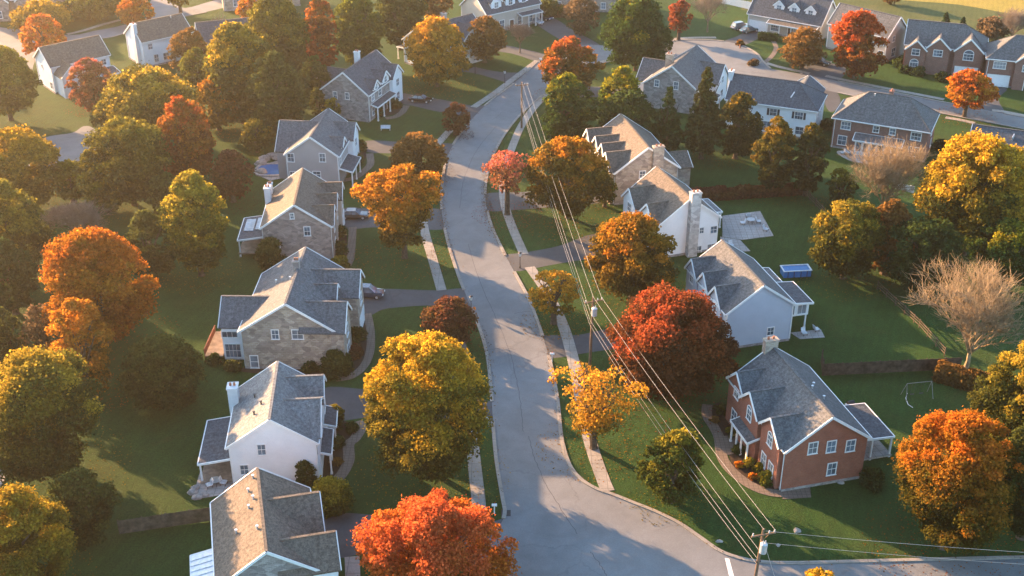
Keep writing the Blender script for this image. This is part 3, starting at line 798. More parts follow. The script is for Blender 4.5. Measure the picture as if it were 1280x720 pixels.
r6, ro = house("house", "grey fieldstone house with white dormers above a long front porch, black car beside", (-31.0, 218.6), 20.5, 13.4, 9.4, 5.4, 0.78, "stonegrey", "roof_dark",
    wings=[(1, 11.3, 4.2, 5.6, 5.4, {"mat": "whiteside", "win": [(0, 4.2, 1.1, 1.3), (0, 1.5, 1.1, 1.4)]}), (1, 7.2, 3.0, 6.2, 4.9, {"z0": 5.0, "mat": "whiteside", "win": [(0, 6.1, 0.9, 1.1)]}), (1, 3.2, 2.4, 6.0, 4.9, {"z0": 5.0, "mat": "whiteside", "win": [(0, 6.0, 0.8, 1.0)]}), (-1, 7.0, 6.4, 4.0, 8.2, {"mat": "whiteside"})],
    near=[(419, 119, 0.7, 1.3), (434, 120, 0.7, 1.2)], sides=[("R", 2, 1.6, 1, 1.5), ("R", 4.5, 1.6, 1, 1.5), ("R", 7, 0, 1.1, "door"), ("R", 2, 4.3, 1, 1.3), ("R", 5, 4.3, 1, 1.3)], group=G,
    chim=[(-1.2, 8.0, 0.9, 0.9, 8, 10.4, "whitebrick", False)])
porch(r6, 4.72, 6.2, 1.0, 9.0, 3.2, 2.8, "R", "roof_dark", posts=[(6.0, 1.2), (6, 3.8), (6, 6.4), (6, 8.8)])
# white house half hidden behind the gold tree
O7 = un(506, 88); r7, ro = house("house", "white house with dark roof mostly hidden behind the rounded gold tree", (O7.x + 2.6, O7.y + 1.5), 47, 15, 8.6, 5.2, 0.72, "whiteside", "roof_dark",
    wings=[(1, 10.5, 5.0, 5.4, 5.6, {"win": [(0, 4.2, 1.1, 1.3)]})], sides=[("R", 3, 4.0, 1, 1.3), ("R", 6, 4, 1, 1.3), ("R", 3, 1.5, 1, 1.4), ("N", 1, 1.5, 1.2, 1.4)], group=G2,
    chim=[(0.4, 7, 1.0, 1.0, 8, 10.2, "stonegrey", False)])
porch(r7, -7.6, -4.35, 0.5, 6.0, 3.2, 2.7, "L", "roof_brown", posts=[(-7.4, .7), (-7.4, 5.8)])
O8 = un(598, 42); r8, ro = house("house", "tan sided house with white dormers at the top centre, two cars beside it", (O8.x - 1.0, O8.y + 3), 52, 15, 9.6, 4.6, 0.85, "tanside", "roof_dark",
    wings=[(1, 3.2, 2.8, 6.7, 4.1, {"z0": 4.2, "mat": "whiteside", "win": [(0, 6.0, 1.0, 1.2)]}), (1, 7.2, 2.6, 6.7, 4.1, {"z0": 4.2, "mat": "whiteside", "win": [(0, 6.0, 1.0, 1.2)]}), (1, 11, 2.6, 6.7, 4.1, {"z0": 4.2, "mat": "whiteside", "win": [(0, 6.0, 1.0, 1.2)]})],
    sides=[("R", 1.8, 1.6, 1.2, 1.8), ("R", 4.2, 1.6, 1.2, 1.8), ("R", 7.0, 0, 1.1, "door", "doordark"), ("R", 9.4, 1.6, 1.2, 1.8), ("R", 12.4, 1.6, 1.2, 1.8)], group=G2)
porch(r8, 4.85, 6.5, 8.6, 14.8, 3.4, 3.0, "R", "roof_dark", posts=[(6.3, 8.8), (6.3, 10.8), (6.3, 12.8), (6.3, 14.6)])
O9 = un(690, 12); r9, ro = house("house", "tan stone house at the top edge behind the row of brown shrubs", (O9.x, O9.y + 4), 95, 17, 10, 5.6, 0.7, "stone", "roof_dark", sides=[("R", a, z, 1, 1.4) for a in (2, 5.5, 9, 12.5, 15.5) for z in (1.5, 4.2)], group=G2)
# --- left background
O10 = un(163, 34, 8.5); r10, ro = house("house", "white house with brown roof and white end chimney by the back street", (-78.6, 250.6), 50, 11.0, 7.8, 5.6, 0.72, "whiteside", "roof_brown",
    sides=[("R", 1.6, 4.3, .9, 1.1), ("R", 7.2, 4.4, 1.6, 1.0, 2, 1), ("R", 9.9, 4.3, .9, 1.1), ("R", 2.6, 1.6, .9, 1.5), ("R", 4.8, 1.6, 1.2, 1.4), ("R", 7.4, 0, 1.0, "door", "doorwhite"), ("R", 9.8, 1.6, 1.0, 1.4)],
    chim=[(1.6, -0.35, 1.3, 0.75, 0, 8.8, "whitebrick", True)], group=G2)
porch(r10, 3.95, 6.6, 6.0, 8.8, 3.0, 2.6, "R", "roof_dark", posts=[(6.4, 6.2), (6.4, 8.6)])
vents(ro, [(0.5, 8.5, roof_z(7.8, 5.6, .72, .5))])
O11 = un(49, 65, 8.6); r11, ro = house("house", "long white house with brown roof and a rear wing behind the pink red tree", (-92.3, 235.0), 50, 11.8, 7.8, 5.6, 0.72, "whiteside", "roof_brown",
    wings=[(1, 2.6, 4.2, 4.2, 7.6, {"mat": "whiteside", "win": [(0, 1.5, 1.6, 1.6, 3, 2)]})],
    sides=[("R", a, 4.3, 0.9, 1.1) for a in (5.6, 7.2, 8.8, 10.6)] + [("R", a, 1.5, 1, 1.4) for a in (6.2, 8.6)] + [("N", -1, 4.4, .5, .8), ("N", 2.4, 1.4, 1, 1.3)], group=G2)
porch(r11, 3.95, 7.4, 8.4, 12.4, 3.2, 2.7, "R", "roof_dark", posts=[(7.2, 8.6), (7.2, 10.4), (7.2, 12.2)])
O12 = un(246, 30, 7.4); r12, ro = house("house", "brown brick house with white edged gable and dark roof behind the rusty brown tree", (O12.x, O12.y), 72, 15, 9, 4.4, 0.7, "brownbrick", "roof_dark", sides=[("R", 5, 1.6, 1.2, 1.4), ("N", 2.4, 1.5, 1.2, 1.4), ("R", 9, 1.6, 1.2, 1.4)], group=G2)
O13 = un(272, 16); r13, ro = house("house", "pale stone house with bluish grey roof at the top edge behind the brown brick house", (O13.x, O13.y + 6), 75, 18, 10, 4.2, 0.7, "stone", "roof_pale", sides=[("R", 3, 1.8, 1.2, 1.5), ("R", 7, 1.8, 1.2, 1.5)], group=G2)
O14 = un(2, 30); r14, ro = house("house", "brick house with two white edged front gables in the top left corner", (O14.x - 8, O14.y + 7), 80, 18, 9, 4.6, 0.75, "stonepink", "roof_brown",
    wings=[(1, 12.6, 5, 4.4, 5.8, {"win": [(0, 1.6, 1.4, 1.6)]}), (1, 6, 5, 4.4, 6.4, {"win": [(0, 1.6, 1.4, 1.6)]})], sides=[("R", 16.5, 1.6, 1.2, 1.5)], group=G2)
O15 = un(62, 6); r15, ro = house("house", "pinkish brick house with white porch posts at the top edge behind the olive trees", (O15.x - 3, O15.y + 6), 78, 17, 9, 5.4, 0.7, "stonepink", "roof_brown", sides=[("R", a, 1.7, 1.1, 1.6) for a in (3, 6)] + [("R", a, 4.2, 1.1, 1.3) for a in (3, 8, 13)], group=G2)
porch(r15, 4.55, 6.8, 8.5, 14.5, 3.3, 2.9, "R", "roof_dark", posts=[(6.6, 8.7), (6.6, 10.6), (6.6, 12.5), (6.6, 14.3)])

# --- right of the road, near to far
r20, ro = house("house", "red brick house with three brick front gables and white windows beside the shrub beds", (34.0, 108.7), -14.8, 14.3, 9.6, 5.6, 0.72, "brick", "roof_blue",
    wings=[(-1, 12.3, 4.4, 5.7, 5.1, {"win": [(0, 5.0, 1.1, 1.2), (0, 1.7, 1.2, 1.6)]}), (-1, 7.9, 4.4, 5.9, 5.5, {"win": [(0, 5.0, 1.0, 1.3, 2, 2, True)]}), (-1, 2.9, 4.5, 5.7, 5.3, {"win": [(0, 4.9, 1.0, 1.2, 2, 2, True), (-0.9, 1.7, 1.0, 1.6), (0.9, 1.7, 1.0, 1.6)]})],
    near=[(1016, 560, 0.95, 1.4), (1039, 558, 0.95, 1.4), (1063, 557, 0.95, 1.4), (1039.5, 586, 0.95, 1.5)], sides=[("L", 7.2, 0, 1.2, "door", "doorwhite"), ("L", 5.6, 4.4, .9, 1.2), ("R", 3, 4.2, 1, 1.3), ("R", 9, 4.2, 1, 1.3), ("F", 0, 4.2, 1, 1.3)],
    chim=[(-0.3, 14.55, 1.6, 0.8, 0, 10.1, "stone", True)], group=G)
porch(r20, 4.85, 10.0, 2.6, 9.4, 3.2, 2.9, "R", "roof_dark", posts=[(9.8, 2.8), (7.4, 2.8), (9.8, 6), (9.8, 9.2)], deck=(0.35, "slate"))
porch(r20, -6.6, -4.82, 5.6, 10.2, 3.4, 2.9, "L", "roof_blue", posts=[(-6.4, 5.8), (-6.4, 7.4), (-6.4, 8.6), (-6.4, 10.0)])
vents(ro, [(1.5, 4.5, roof_z(9.6, 5.6, .72, 1.5)), (1.8, 7.5, roof_z(9.6, 5.6, .72, 1.8)), (.8, 6.0, roof_z(9.6, 5.6, .72, .8))])

r19, ro = house("house", "blue grey sided house with three dark front dormers and a glazed sunroom at the back", (31.9, 137.9), -15.1, 12.6, 9.2, 5.6, 0.72, "blueside", "roof_blue",
    wings=[(-1, 11.0, 3.6, 5.6, 4.9, {"z0": 0.0, "pitch": 1.15, "win": [(0, 4.9, 1.0, 1.3)]}), (-1, 7.0, 3.6, 5.6, 4.9, {"pitch": 1.15, "win": [(0, 4.9, 1.0, 1.3)]}), (-1, 3.1, 3.6, 5.6, 4.9, {"pitch": 1.15, "win": [(0, 4.9, 1.0, 1.3)]})],
    near=[(963, 414, 0.85, 1.1)], sides=[("L", a, 1.6, 1.0, 1.5) for a in (1.6, 4.4, 9.4, 11.6)] + [("L", 7, 0, 1.1, "door", "doordark"), ("R", 4, 4.4, 1, 1.1), ("R", 9, 4.4, 1, 1.1)], group=G)
porch(r19, -6.2, -4.62, 5.0, 9.4, 3.2, 2.8, "L", "roof_dark", posts=[(-6, 5.2), (-6, 9.2)])
sr = MB(); sr.box(4.62, 8.2, 2.2, 7.2, 2.2, 4.1); sr.build("sunroom_wall", M["whiteside"], r19)
for x in (5.5, 7.2): add_window(r19, (x, 2.2, 3.15), 0, 1.2, 1.3, 2, 1)
for y in (3.4, 5.9): add_window(r19, (8.2, y, 3.15), R(90), 1.5, 1.3, 2, 1)
porch(r19, 4.62, 8.6, 1.8, 7.8, 4.55, 4.15, "R", "roof_dark", posts=[(8.0, 2.4), (4.9, 2.4), (8.0, 7)])
porch(r19, 4.62, 7.2, 8.0, 12.4, 4.5, 4.1, "R", "roof_grey", posts=[(7, 8.2), (7, 12.2)])

r18, ro = house("house", "white house with a tall rubble stone chimney on its gable and a stone patio behind", (25.9, 163.6), -18.5, 11.6, 9.6, 5.6, 0.74, "whiteside", "roof_brown",
    wings=[(-1, 2.9, 4.2, 5.7, 5.3, {"win": [(0, 5.0, 1.0, 1.2), (0, 1.7, 1.2, 1.5)]}), (-1, 8.4, 4.6, 5.7, 5.8, {"win": [(0, 4.9, 1.2, 1.3), (0, 1.7, 1.6, 1.5)]})],
    near=[(877, 288, 0.6, 0.9), (892, 287, 1.0, 1.1), (873, 313, 0.8, 1.4), (889, 311, 1.3, 1.6)], sides=[("L", 5.8, 0, 1.1, "door"), ("R", 4, 4.2, 1, 1.2), ("R", 8, 4.2, 1, 1.2), ("R", 6, 1.5, 2, 1.6)],
    chim=[(0.5, -0.5, 1.5, 1.0, 0, 10.2, "rubble", True)], group=G)
porch(r18, 4.82, 9.0, 6.4, 11.4, 3.1, 2.8, "R", "roof_pale", posts=[(8.8, 6.6), (8.8, 11.2)])

r17, ro = house("house", "fieldstone house with four small pointed front gables and a low rear wing", (21.5, 182.0), -12.8, 14.4, 10.4, 5.7, 0.72, "stone", "roof_brown",
    wings=[(-1, 2.6, 4.4, 5.8, 5.9, {"pitch": 1.0, "win": [(0, 4.4, 1.1, 1.3), (0, 1.6, 1.2, 1.5)]}), (-1, 6.0, 2.2, 6.9, 5.6, {"pitch": 1.1, "win": [(0, 4.6, .9, 1.2)]}), (-1, 9.2, 4.2, 6.0, 5.7, {"pitch": 1.0, "win": [(0, 4.6, .9, 1.2)]}), (-1, 12.9, 3.6, 6.2, 6.1, {"pitch": 1.0, "win": [(0, 4.4, 1.1, 1.3), (0, 1.6, 1.2, 1.5)]}), (1, 6.8, 5.6, 3.6, 9.0, {"pitch": 0.55, "win": [(0, 1.6, 1.4, 1.6)]})],
    near=[(803, 218, 0.9, 1.1)], sides=[("L", 7.4, 0, 1.2, "door"), ("R", 11, 4.2, 1, 1.3)],
    chim=[(1.6, -0.4, 1.7, 0.8, 0, 9.6, "stone", True)], group=G)
r16, ro = house("house", "grey stone house with steep slate roof between spruces below the turning circle", (30.0, 223.0), 27, 13.4, 11.0, 4.7, 0.74, "stonegrey", "roof_blue",
    wings=[(-1, 8.0, 7.0, 3.4, 8.6, {"mat": "whiteside", "win": [(0, 1.6, 1.2, 1.4)]}), (1, 9.5, 6.0, 4.4, 7.0, {"mat": "whiteside", "win": [(0, 1.6, 1.2, 1.4), (0, 4.4, 1, 1.2)]})],
    near=[(821, 104, 0.8, 1.2), (845, 107, 0.8, 1.4)], chim=[(-2.0, 4.0, 1.4, 1.0, 7, 9.6, "stone", False)], group=G2)
porch(r16, 5.72, 8.2, 0.6, 5.6, 3.2, 2.7, "R", "roof_blue", posts=[(8, .8), (8, 3), (8, 5.4)])
for z in (0.9, 1.6):
    pass

r21, ro = house("house", "white colonial house with dark roof and white chimney behind the golden topped conifers", (40.8, 218.3), 112, 16.2, 8.8, 5.7, 0.72, "whiteside", "roof_dark", hip=(False, True),
    sides=[("R", 3.0, 4.3, 1.1, 1.3, 2, 2, False, True), ("R", 8.6, 4.3, 1.2, 1.3, 2, 2, False, True), ("R", 13.2, 4.3, 1.4, 1.3, 3, 2, False, True), ("R", 3.4, 1.5, 1.8, 1.8, 3, 2), ("R", 7.4, 1.5, 1.8, 1.8, 3, 2), ("R", 11, 0, 1.2, "door"), ("R", 13.6, 1.5, 1.4, 1.4), ("F", -1.8, 4.2, .8, 1.2), ("F", 1.8, 4.2, .8, 1.2)],
    wings=[(-1, 12.5, 6, 5.6, 7.4, {"pitch": 0.7})], chim=[(0.6, -0.4, 1.4, 0.8, 0, 9.6, "whitebrick", True)], group=G2)
v = MB(); v.bar((2.0, 11.6, 7.75), (3.1, 11.2, 7.0), 0.18, 0.12); v.build("vent", M["metal"], ro)
r22, ro = house("house", "brown brick colonial with hip roof and a white glazed sunroom facing the patio", (58.6, 209.4), 115, 16.2, 9.4, 5.7, 0.78, "brownbrick", "roof_blue", hip=(True, True),
    sides=[("R", 2.2, 4.4, 1.5, 1.3, 3, 2), ("R", 7.4, 4.6, 0.9, 1.1), ("R", 10.2, 4.6, 0.9, 1.1), ("R", 14.2, 4.4, 1.6, 1.3, 3, 2), ("R", 1.9, 1.6, 1.4, 1.6), ("R", 14.2, 1.6, 1.6, 1.6, 3, 2), ("F", 0.5, 4.2, 1.1, 1.3), ("F", -1, 1.5, 1.1, 1.3)], group=G2,
    chim=[(-0.6, 8.4, 0.9, 0.7, 8.4, 9.9, "brownbrick", False)])
sr = MB(); sr.box(4.74, 6.4, 4.4, 12.0, 0, 2.7); sr.build("sunroom_wall", M["white"], r22)
for k in range(6): add_window(r22, (6.4, 5.1 + k * 1.24, 1.55), R(90), 0.85, 1.7, 1, 1)
porch(r22, 4.74, 6.9, 4.0, 12.4, 3.5, 2.85, "R", "roof_blue")
vents(ro, [(0.6, 5.8, roof_z(9.4, 5.7, .78, .6))])

O25 = un(1137, 90); r25, ro = house("house", "brick house with three white edged front gables, arched window and white garage door", (O25.x + 0.2, O25.y + 5.6), 109, 15.6, 9.4, 5.7, 0.75, "brownbrick", "roof_blue", hip=(False, True),
    wings=[(1, 2.2, 4.0, 5.0, 6.0, {"win": [(0, 4.5, 1.4, 1.2), (0, 1.5, 1.5, 1.6, 3, 2, True)]}), (1, 6.5, 4.4, 5.6, 5.6, {"win": [(0, 4.6, 1.6, 1.2, 3, 2)], "door": 0.0}), (1, 12.4, 5.4, 5.6, 5.9, {"win": [(0, 4.5, 1.8, 1.2, 3, 2, True)], "garage": [(0, 4.2)]})],
    sides=[("F", 1, 4.2, 1, 1.3), ("F", -2, 1.5, 1, 1.3)], group=G2)
O26 = un(1236, 108); r26, ro = house("house", "brick house with white garage door cut off by the right edge at the top", (O26.x + 0.5, O26.y + 5.2), 108, 17, 9.4, 5.7, 0.75, "brownbrick", "roof_blue", hip=(True, False),
    wings=[(1, 7.6, 4.6, 5.7, 5.6, {"win": [(0, 4.5, 1.8, 1.2, 3, 2)], "door": 0.4})], sides=[("R", 2.4, 4.4, 2.2, 1.3, 4, 2), ("R", 2.6, 0, 4.0, "garage")], group=G2)
O23 = un(942, 40); r23, ro = house("house", "cream house with three white dormers over a front porch beside the turning circle", (56.0, 278.0), 124, 17, 9.6, 3.9, 0.9, "tanside", "roof_dark",
    wings=[(1, 6.4, 2.3, 6.2, 3.3, {"z0": 3.6, "mat": "whiteside", "win": [(0, 5.75, 1.0, 1.0)]}), (1, 10.0, 2.3, 6.2, 3.3, {"z0": 3.6, "mat": "whiteside", "win": [(0, 5.75, 1.0, 1.0)]}), (1, 13.8, 2.3, 6.2, 3.3, {"z0": 3.6, "mat": "whiteside", "win": [(0, 5.75, 1.0, 1.0)]})],
    sides=[("R", 2.4, 0, 4.0, "garage"), ("R", 6.6, 1.6, 2.0, 1.5, 4, 2), ("R", 10.2, 0, 1.1, "door"), ("R", 13.6, 1.6, 2.0, 1.5, 4, 2)], group=G2)
porch(r23, 4.82, 6.8, 5.2, 16.6, 3.6, 3.0, "R", "roof_brown", posts=[(6.6, 5.4), (6.6, 8.2), (6.6, 11), (6.6, 13.8), (6.6, 16.4)])
O24 = un(1100, 72); r24, ro = house("house", "beige gabled house with dark roof half hidden behind the big red tree", (71.0, 263.6), 135, 14, 7.8, 5.6, 0.85, "tanside", "roof_blue", sides=[("F", 0.5, 1.6, 1.4, 1.8), ("F", 1.2, 4.6, .9, 1.2), ("R", 13, 1.6, 1.2, 1.5), ("R", 13, 4.4, 1.2, 1.3)], group=G2)
O27 = un(1212, 210); r27, ro = house("house", "house with dark charcoal roof at the right edge behind the bright yellow tree", (O27.x + 1.0, O27.y + 4), 113, 20, 11, 3.2, 0.55, "brownbrick", "roof_dark", sides=[("R", 4, 1.5, 1.2, 1.4), ("R", 10, 1.5, 1.2, 1.4)], group=G2)
v = MB(); v.bar((1.4, 6.6, 5.9), (2.2, 6.4, 5.5), 0.15, 0.9); v.build("vent", M["metal"], ro)

# ------------------------------------------------------------------ trees
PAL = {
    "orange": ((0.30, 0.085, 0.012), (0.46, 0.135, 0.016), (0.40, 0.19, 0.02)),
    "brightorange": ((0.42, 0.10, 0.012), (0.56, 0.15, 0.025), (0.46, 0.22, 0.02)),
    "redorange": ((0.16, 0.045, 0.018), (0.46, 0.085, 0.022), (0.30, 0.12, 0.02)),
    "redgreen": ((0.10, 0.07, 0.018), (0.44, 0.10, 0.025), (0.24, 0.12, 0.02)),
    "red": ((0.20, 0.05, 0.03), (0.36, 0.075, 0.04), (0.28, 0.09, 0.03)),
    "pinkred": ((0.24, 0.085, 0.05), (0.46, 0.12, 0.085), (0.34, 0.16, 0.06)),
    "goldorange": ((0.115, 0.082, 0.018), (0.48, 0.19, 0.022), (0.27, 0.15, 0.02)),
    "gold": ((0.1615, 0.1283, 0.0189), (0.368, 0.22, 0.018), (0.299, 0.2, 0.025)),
    "yellow": ((0.085, 0.085, 0.018), (0.56, 0.33, 0.03), (0.25, 0.18, 0.022)),  # low tone copies the crown's shade, high tone its sunlit top
    "yelgreen": ((0.062, 0.070, 0.018), (0.38, 0.255, 0.03), (0.14, 0.125, 0.02)),  # dark low tone paints in the shaded part of the crown
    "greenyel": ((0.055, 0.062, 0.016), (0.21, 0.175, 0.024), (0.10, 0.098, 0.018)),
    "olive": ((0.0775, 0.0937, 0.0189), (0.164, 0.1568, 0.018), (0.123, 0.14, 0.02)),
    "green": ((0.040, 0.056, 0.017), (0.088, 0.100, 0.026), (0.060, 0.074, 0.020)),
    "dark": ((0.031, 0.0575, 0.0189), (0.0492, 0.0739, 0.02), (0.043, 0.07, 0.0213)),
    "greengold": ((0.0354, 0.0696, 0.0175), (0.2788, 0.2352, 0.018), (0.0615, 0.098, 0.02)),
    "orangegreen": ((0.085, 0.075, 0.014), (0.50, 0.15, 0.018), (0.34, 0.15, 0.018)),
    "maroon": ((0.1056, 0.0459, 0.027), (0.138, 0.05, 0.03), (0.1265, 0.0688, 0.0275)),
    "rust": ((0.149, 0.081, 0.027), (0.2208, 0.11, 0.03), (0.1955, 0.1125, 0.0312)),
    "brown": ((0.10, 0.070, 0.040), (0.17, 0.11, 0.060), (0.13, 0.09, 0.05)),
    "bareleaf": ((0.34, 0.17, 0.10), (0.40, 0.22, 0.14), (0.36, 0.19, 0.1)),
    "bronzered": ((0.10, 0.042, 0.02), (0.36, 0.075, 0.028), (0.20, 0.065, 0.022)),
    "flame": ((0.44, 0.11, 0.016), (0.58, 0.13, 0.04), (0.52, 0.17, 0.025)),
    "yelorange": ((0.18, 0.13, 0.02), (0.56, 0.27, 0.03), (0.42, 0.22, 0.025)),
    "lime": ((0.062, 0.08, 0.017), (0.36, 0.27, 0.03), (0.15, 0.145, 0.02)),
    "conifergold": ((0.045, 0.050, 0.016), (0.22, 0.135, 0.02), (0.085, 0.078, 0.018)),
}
def leaf_object(name, parent, cent, nrm, size, colr, mat, rs):
    """one mesh of kite-shaped leaf sprays"""
    n = len(cent)
    t = rs.normal(size=(n, 3)); t -= nrm * (t * nrm).sum(1, keepdims=True); t /= np.linalg.norm(t, axis=1, keepdims=True) + 1e-9
    bt = np.cross(nrm, t)
    s = (size * rs.uniform(0.65, 1.3, n))[:, None]
    fold = nrm * s * 0.18
    V_ = np.empty((n, 4, 3), dtype=np.float32)
    V_[:, 0] = cent - t * s * 0.62; V_[:, 1] = cent + bt * s * 0.46 + fold; V_[:, 2] = cent + t * s * 0.62; V_[:, 3] = cent - bt * s * 0.46 + fold
    me = bpy.data.meshes.new(name)
    me.vertices.add(4 * n); me.vertices.foreach_set("co", V_.ravel())
    me.loops.add(4 * n); me.loops.foreach_set("vertex_index", np.arange(4 * n, dtype=np.int32))
    me.polygons.add(n); me.polygons.foreach_set("loop_start", np.arange(0, 4 * n, 4, dtype=np.int32))
    me.update(calc_edges=True)
    a = me.attributes.new("tint", "FLOAT_COLOR", "POINT")
    C4 = np.ones((n, 4, 4), dtype=np.float32); C4[:, :, :3] = colr[:, None, :]
    a.data.foreach_set("color", C4.ravel())
    me.materials.append(mat)
    o = bpy.data.objects.new(name, me); col.objects.link(o)
    if parent is not None: o.parent = parent
    return o
def profile(kind, t):
    """relative radius at height fraction t (0 bottom of crown, 1 top)"""
    t = np.clip(t, 0, 1)
    if kind == "cone": return np.clip(1.02 - t, 0.03, 1) ** 0.85 * (0.55 + 0.45 * np.minimum(1, t / 0.12))
    if kind == "column": return np.sin(np.pi * np.clip(0.10 + 0.90 * t, 0, 1)) ** 0.5 * (1 - 0.35 * t)
    if kind == "oval": return np.sin(np.pi * np.clip(0.12 + 0.88 * t, 0, 1)) ** 0.62
    if kind == "vase": return np.clip(0.45 + 0.75 * t, 0, 1) * np.clip((1.0 - t) * 4.5, 0, 1) ** 0.5
    return np.sqrt(np.clip(1 - ((t - 0.42) / np.where(t > 0.42, 0.58, 0.46)) ** 2, 0, 1))
def crown_points(rs, r, hb, ht, kind, leaf, dens, lobes=1.0, gap=0.0, rcs=1.0):
    H = ht - hb
    nc = int(np.clip(165 * lobes * (r / 5.0) ** 0.8 * max(0.7, H / (2 * r)) ** 0.8, 20, 420))
    k = np.arange(nc)
    t = (k + 0.5) / nc
    t = np.clip(t + rs.normal(0, 0.05, nc), 0.02, 0.97)
    ang = k * 2.39996 + rs.normal(0, 0.35, nc)
    f = np.where(rs.random(nc) < 0.2, rs.uniform(0.2, 0.6, nc), rs.uniform(0.8, 1.03, nc))
    rad = profile(kind, t) * r
    # uneven outline: boughs that push out and bays that sit back
    lump = np.ones(nc)
    dv = np.stack([np.cos(ang) * np.sqrt(1 - (2 * t - 1) ** 2 + 1e-6), np.sin(ang) * np.sqrt(1 - (2 * t - 1) ** 2 + 1e-6), 2 * t - 1], 1)
    amp = 0.30 if kind in ("round", "vase", "oval") else 0.12
    for _ in range(9):
        ax = rs.normal(size=3); ax /= np.linalg.norm(ax)
        lump += rs.choice([-1.0, 0.62]) * amp * rs.uniform(0.4, 1) * np.exp(-((1 - dv @ ax) / 0.16))
    base = rcs * r * (0.17 if kind not in ("cone", "column") else 0.16)
    rc = base * np.clip(np.exp(rs.normal(0, 0.38, nc)), 0.45, 2.0) * np.clip(0.45 + 0.75 * rad / r, 0.35, 1)
    rr = np.maximum(rad * lump * f - rc * 0.55, 0)
    C = np.stack([np.cos(ang) * rr, np.sin(ang) * rr, hb + H * t - rc * 0.35], 1)
    keep = rs.random(nc) > gap
    C, rc, t = C[keep], rc[keep], t[keep]
    # leaves
    per = np.maximum(6, (0.85 * dens * 4 * math.pi * rc ** 2 * 0.8 / (leaf * leaf * 0.57))).astype(int)
    idx = np.repeat(np.arange(len(C)), per); n = len(idx)
    d = rs.normal(size=(n, 3)); d /= np.linalg.norm(d, axis=1, keepdims=True)
    d[:, 2] = np.where(d[:, 2] < -0.3, -d[:, 2] * 0.6, d[:, 2])
    q = 1 - 0.55 * rs.random(n) ** 1.6 + np.abs(rs.normal(0, 0.16, n))
    pos = C[idx] + d * (rc[idx] * q)[:, None] * np.array([1, 1, 0.86])
    nr = d * 0.6 + rs.normal(size=(n, 3)) * 0.7 + np.array([0, 0, 0.15]); nr /= np.linalg.norm(nr, axis=1, keepdims=True)
    return pos, nr, idx, C, rc, t
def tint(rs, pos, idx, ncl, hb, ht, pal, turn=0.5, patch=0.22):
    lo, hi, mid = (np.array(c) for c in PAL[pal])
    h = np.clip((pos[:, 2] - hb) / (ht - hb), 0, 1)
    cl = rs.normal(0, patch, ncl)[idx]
    w = np.clip((h - turn) * 1.5 + 0.5 + cl + rs.normal(0, 0.10, len(h)), 0, 1)[:, None]  # turned leaves upward, with a shaded foot and sunlit top painted in
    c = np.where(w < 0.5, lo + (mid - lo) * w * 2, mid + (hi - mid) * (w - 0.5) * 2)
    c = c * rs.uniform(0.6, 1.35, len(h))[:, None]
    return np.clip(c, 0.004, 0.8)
def limbs(rs, r, hb, ht, rad, n=6, reach=0.75, levels=1):
    b = MB()
    top = hb + (ht - hb) * 0.6
    lean = rs.normal(0, 0.12, 2) * r * 0.3
    b.tube([(0, 0, -0.1), (0, 0, 0.25), (lean[0] * .3, lean[1] * .3, hb), (lean[0], lean[1], top)], [rad * 1.45, rad * 1.05, rad * 0.85, rad * 0.25], 8)
    for k in range(n):
        a = 2.4 * k + rs.uniform(0, 0.6); z0 = hb * 0.8 + (top - hb) * rs.uniform(0.0, 0.7)
        p0 = Vector((lean[0] * .5, lean[1] * .5, z0)); rr = r * reach * rs.uniform(0.7, 1)
        p1 = Vector((math.cos(a) * rr * .5, math.sin(a) * rr * .5, z0 + (ht - z0) * 0.35))
        p2 = Vector((math.cos(a + .2) * rr, math.sin(a + .2) * rr, z0 + (ht - z0) * rs.uniform(0.5, 0.75)))
        b.tube([p0, p1, p2], [rad * .5, rad * .32, rad * .1], 5)
        for j in range(levels * 2):
            q = p1.lerp(p2, rs.uniform(0, .8)); e = q + Vector((rs.normal(), rs.normal(), abs(rs.normal()) + .3)).normalized() * r * 0.35
            b.tube([q, (q + e) / 2 + Vector((0, 0, .1)), e], [rad * .2, rad * .12, rad * .05], 4)
    return b
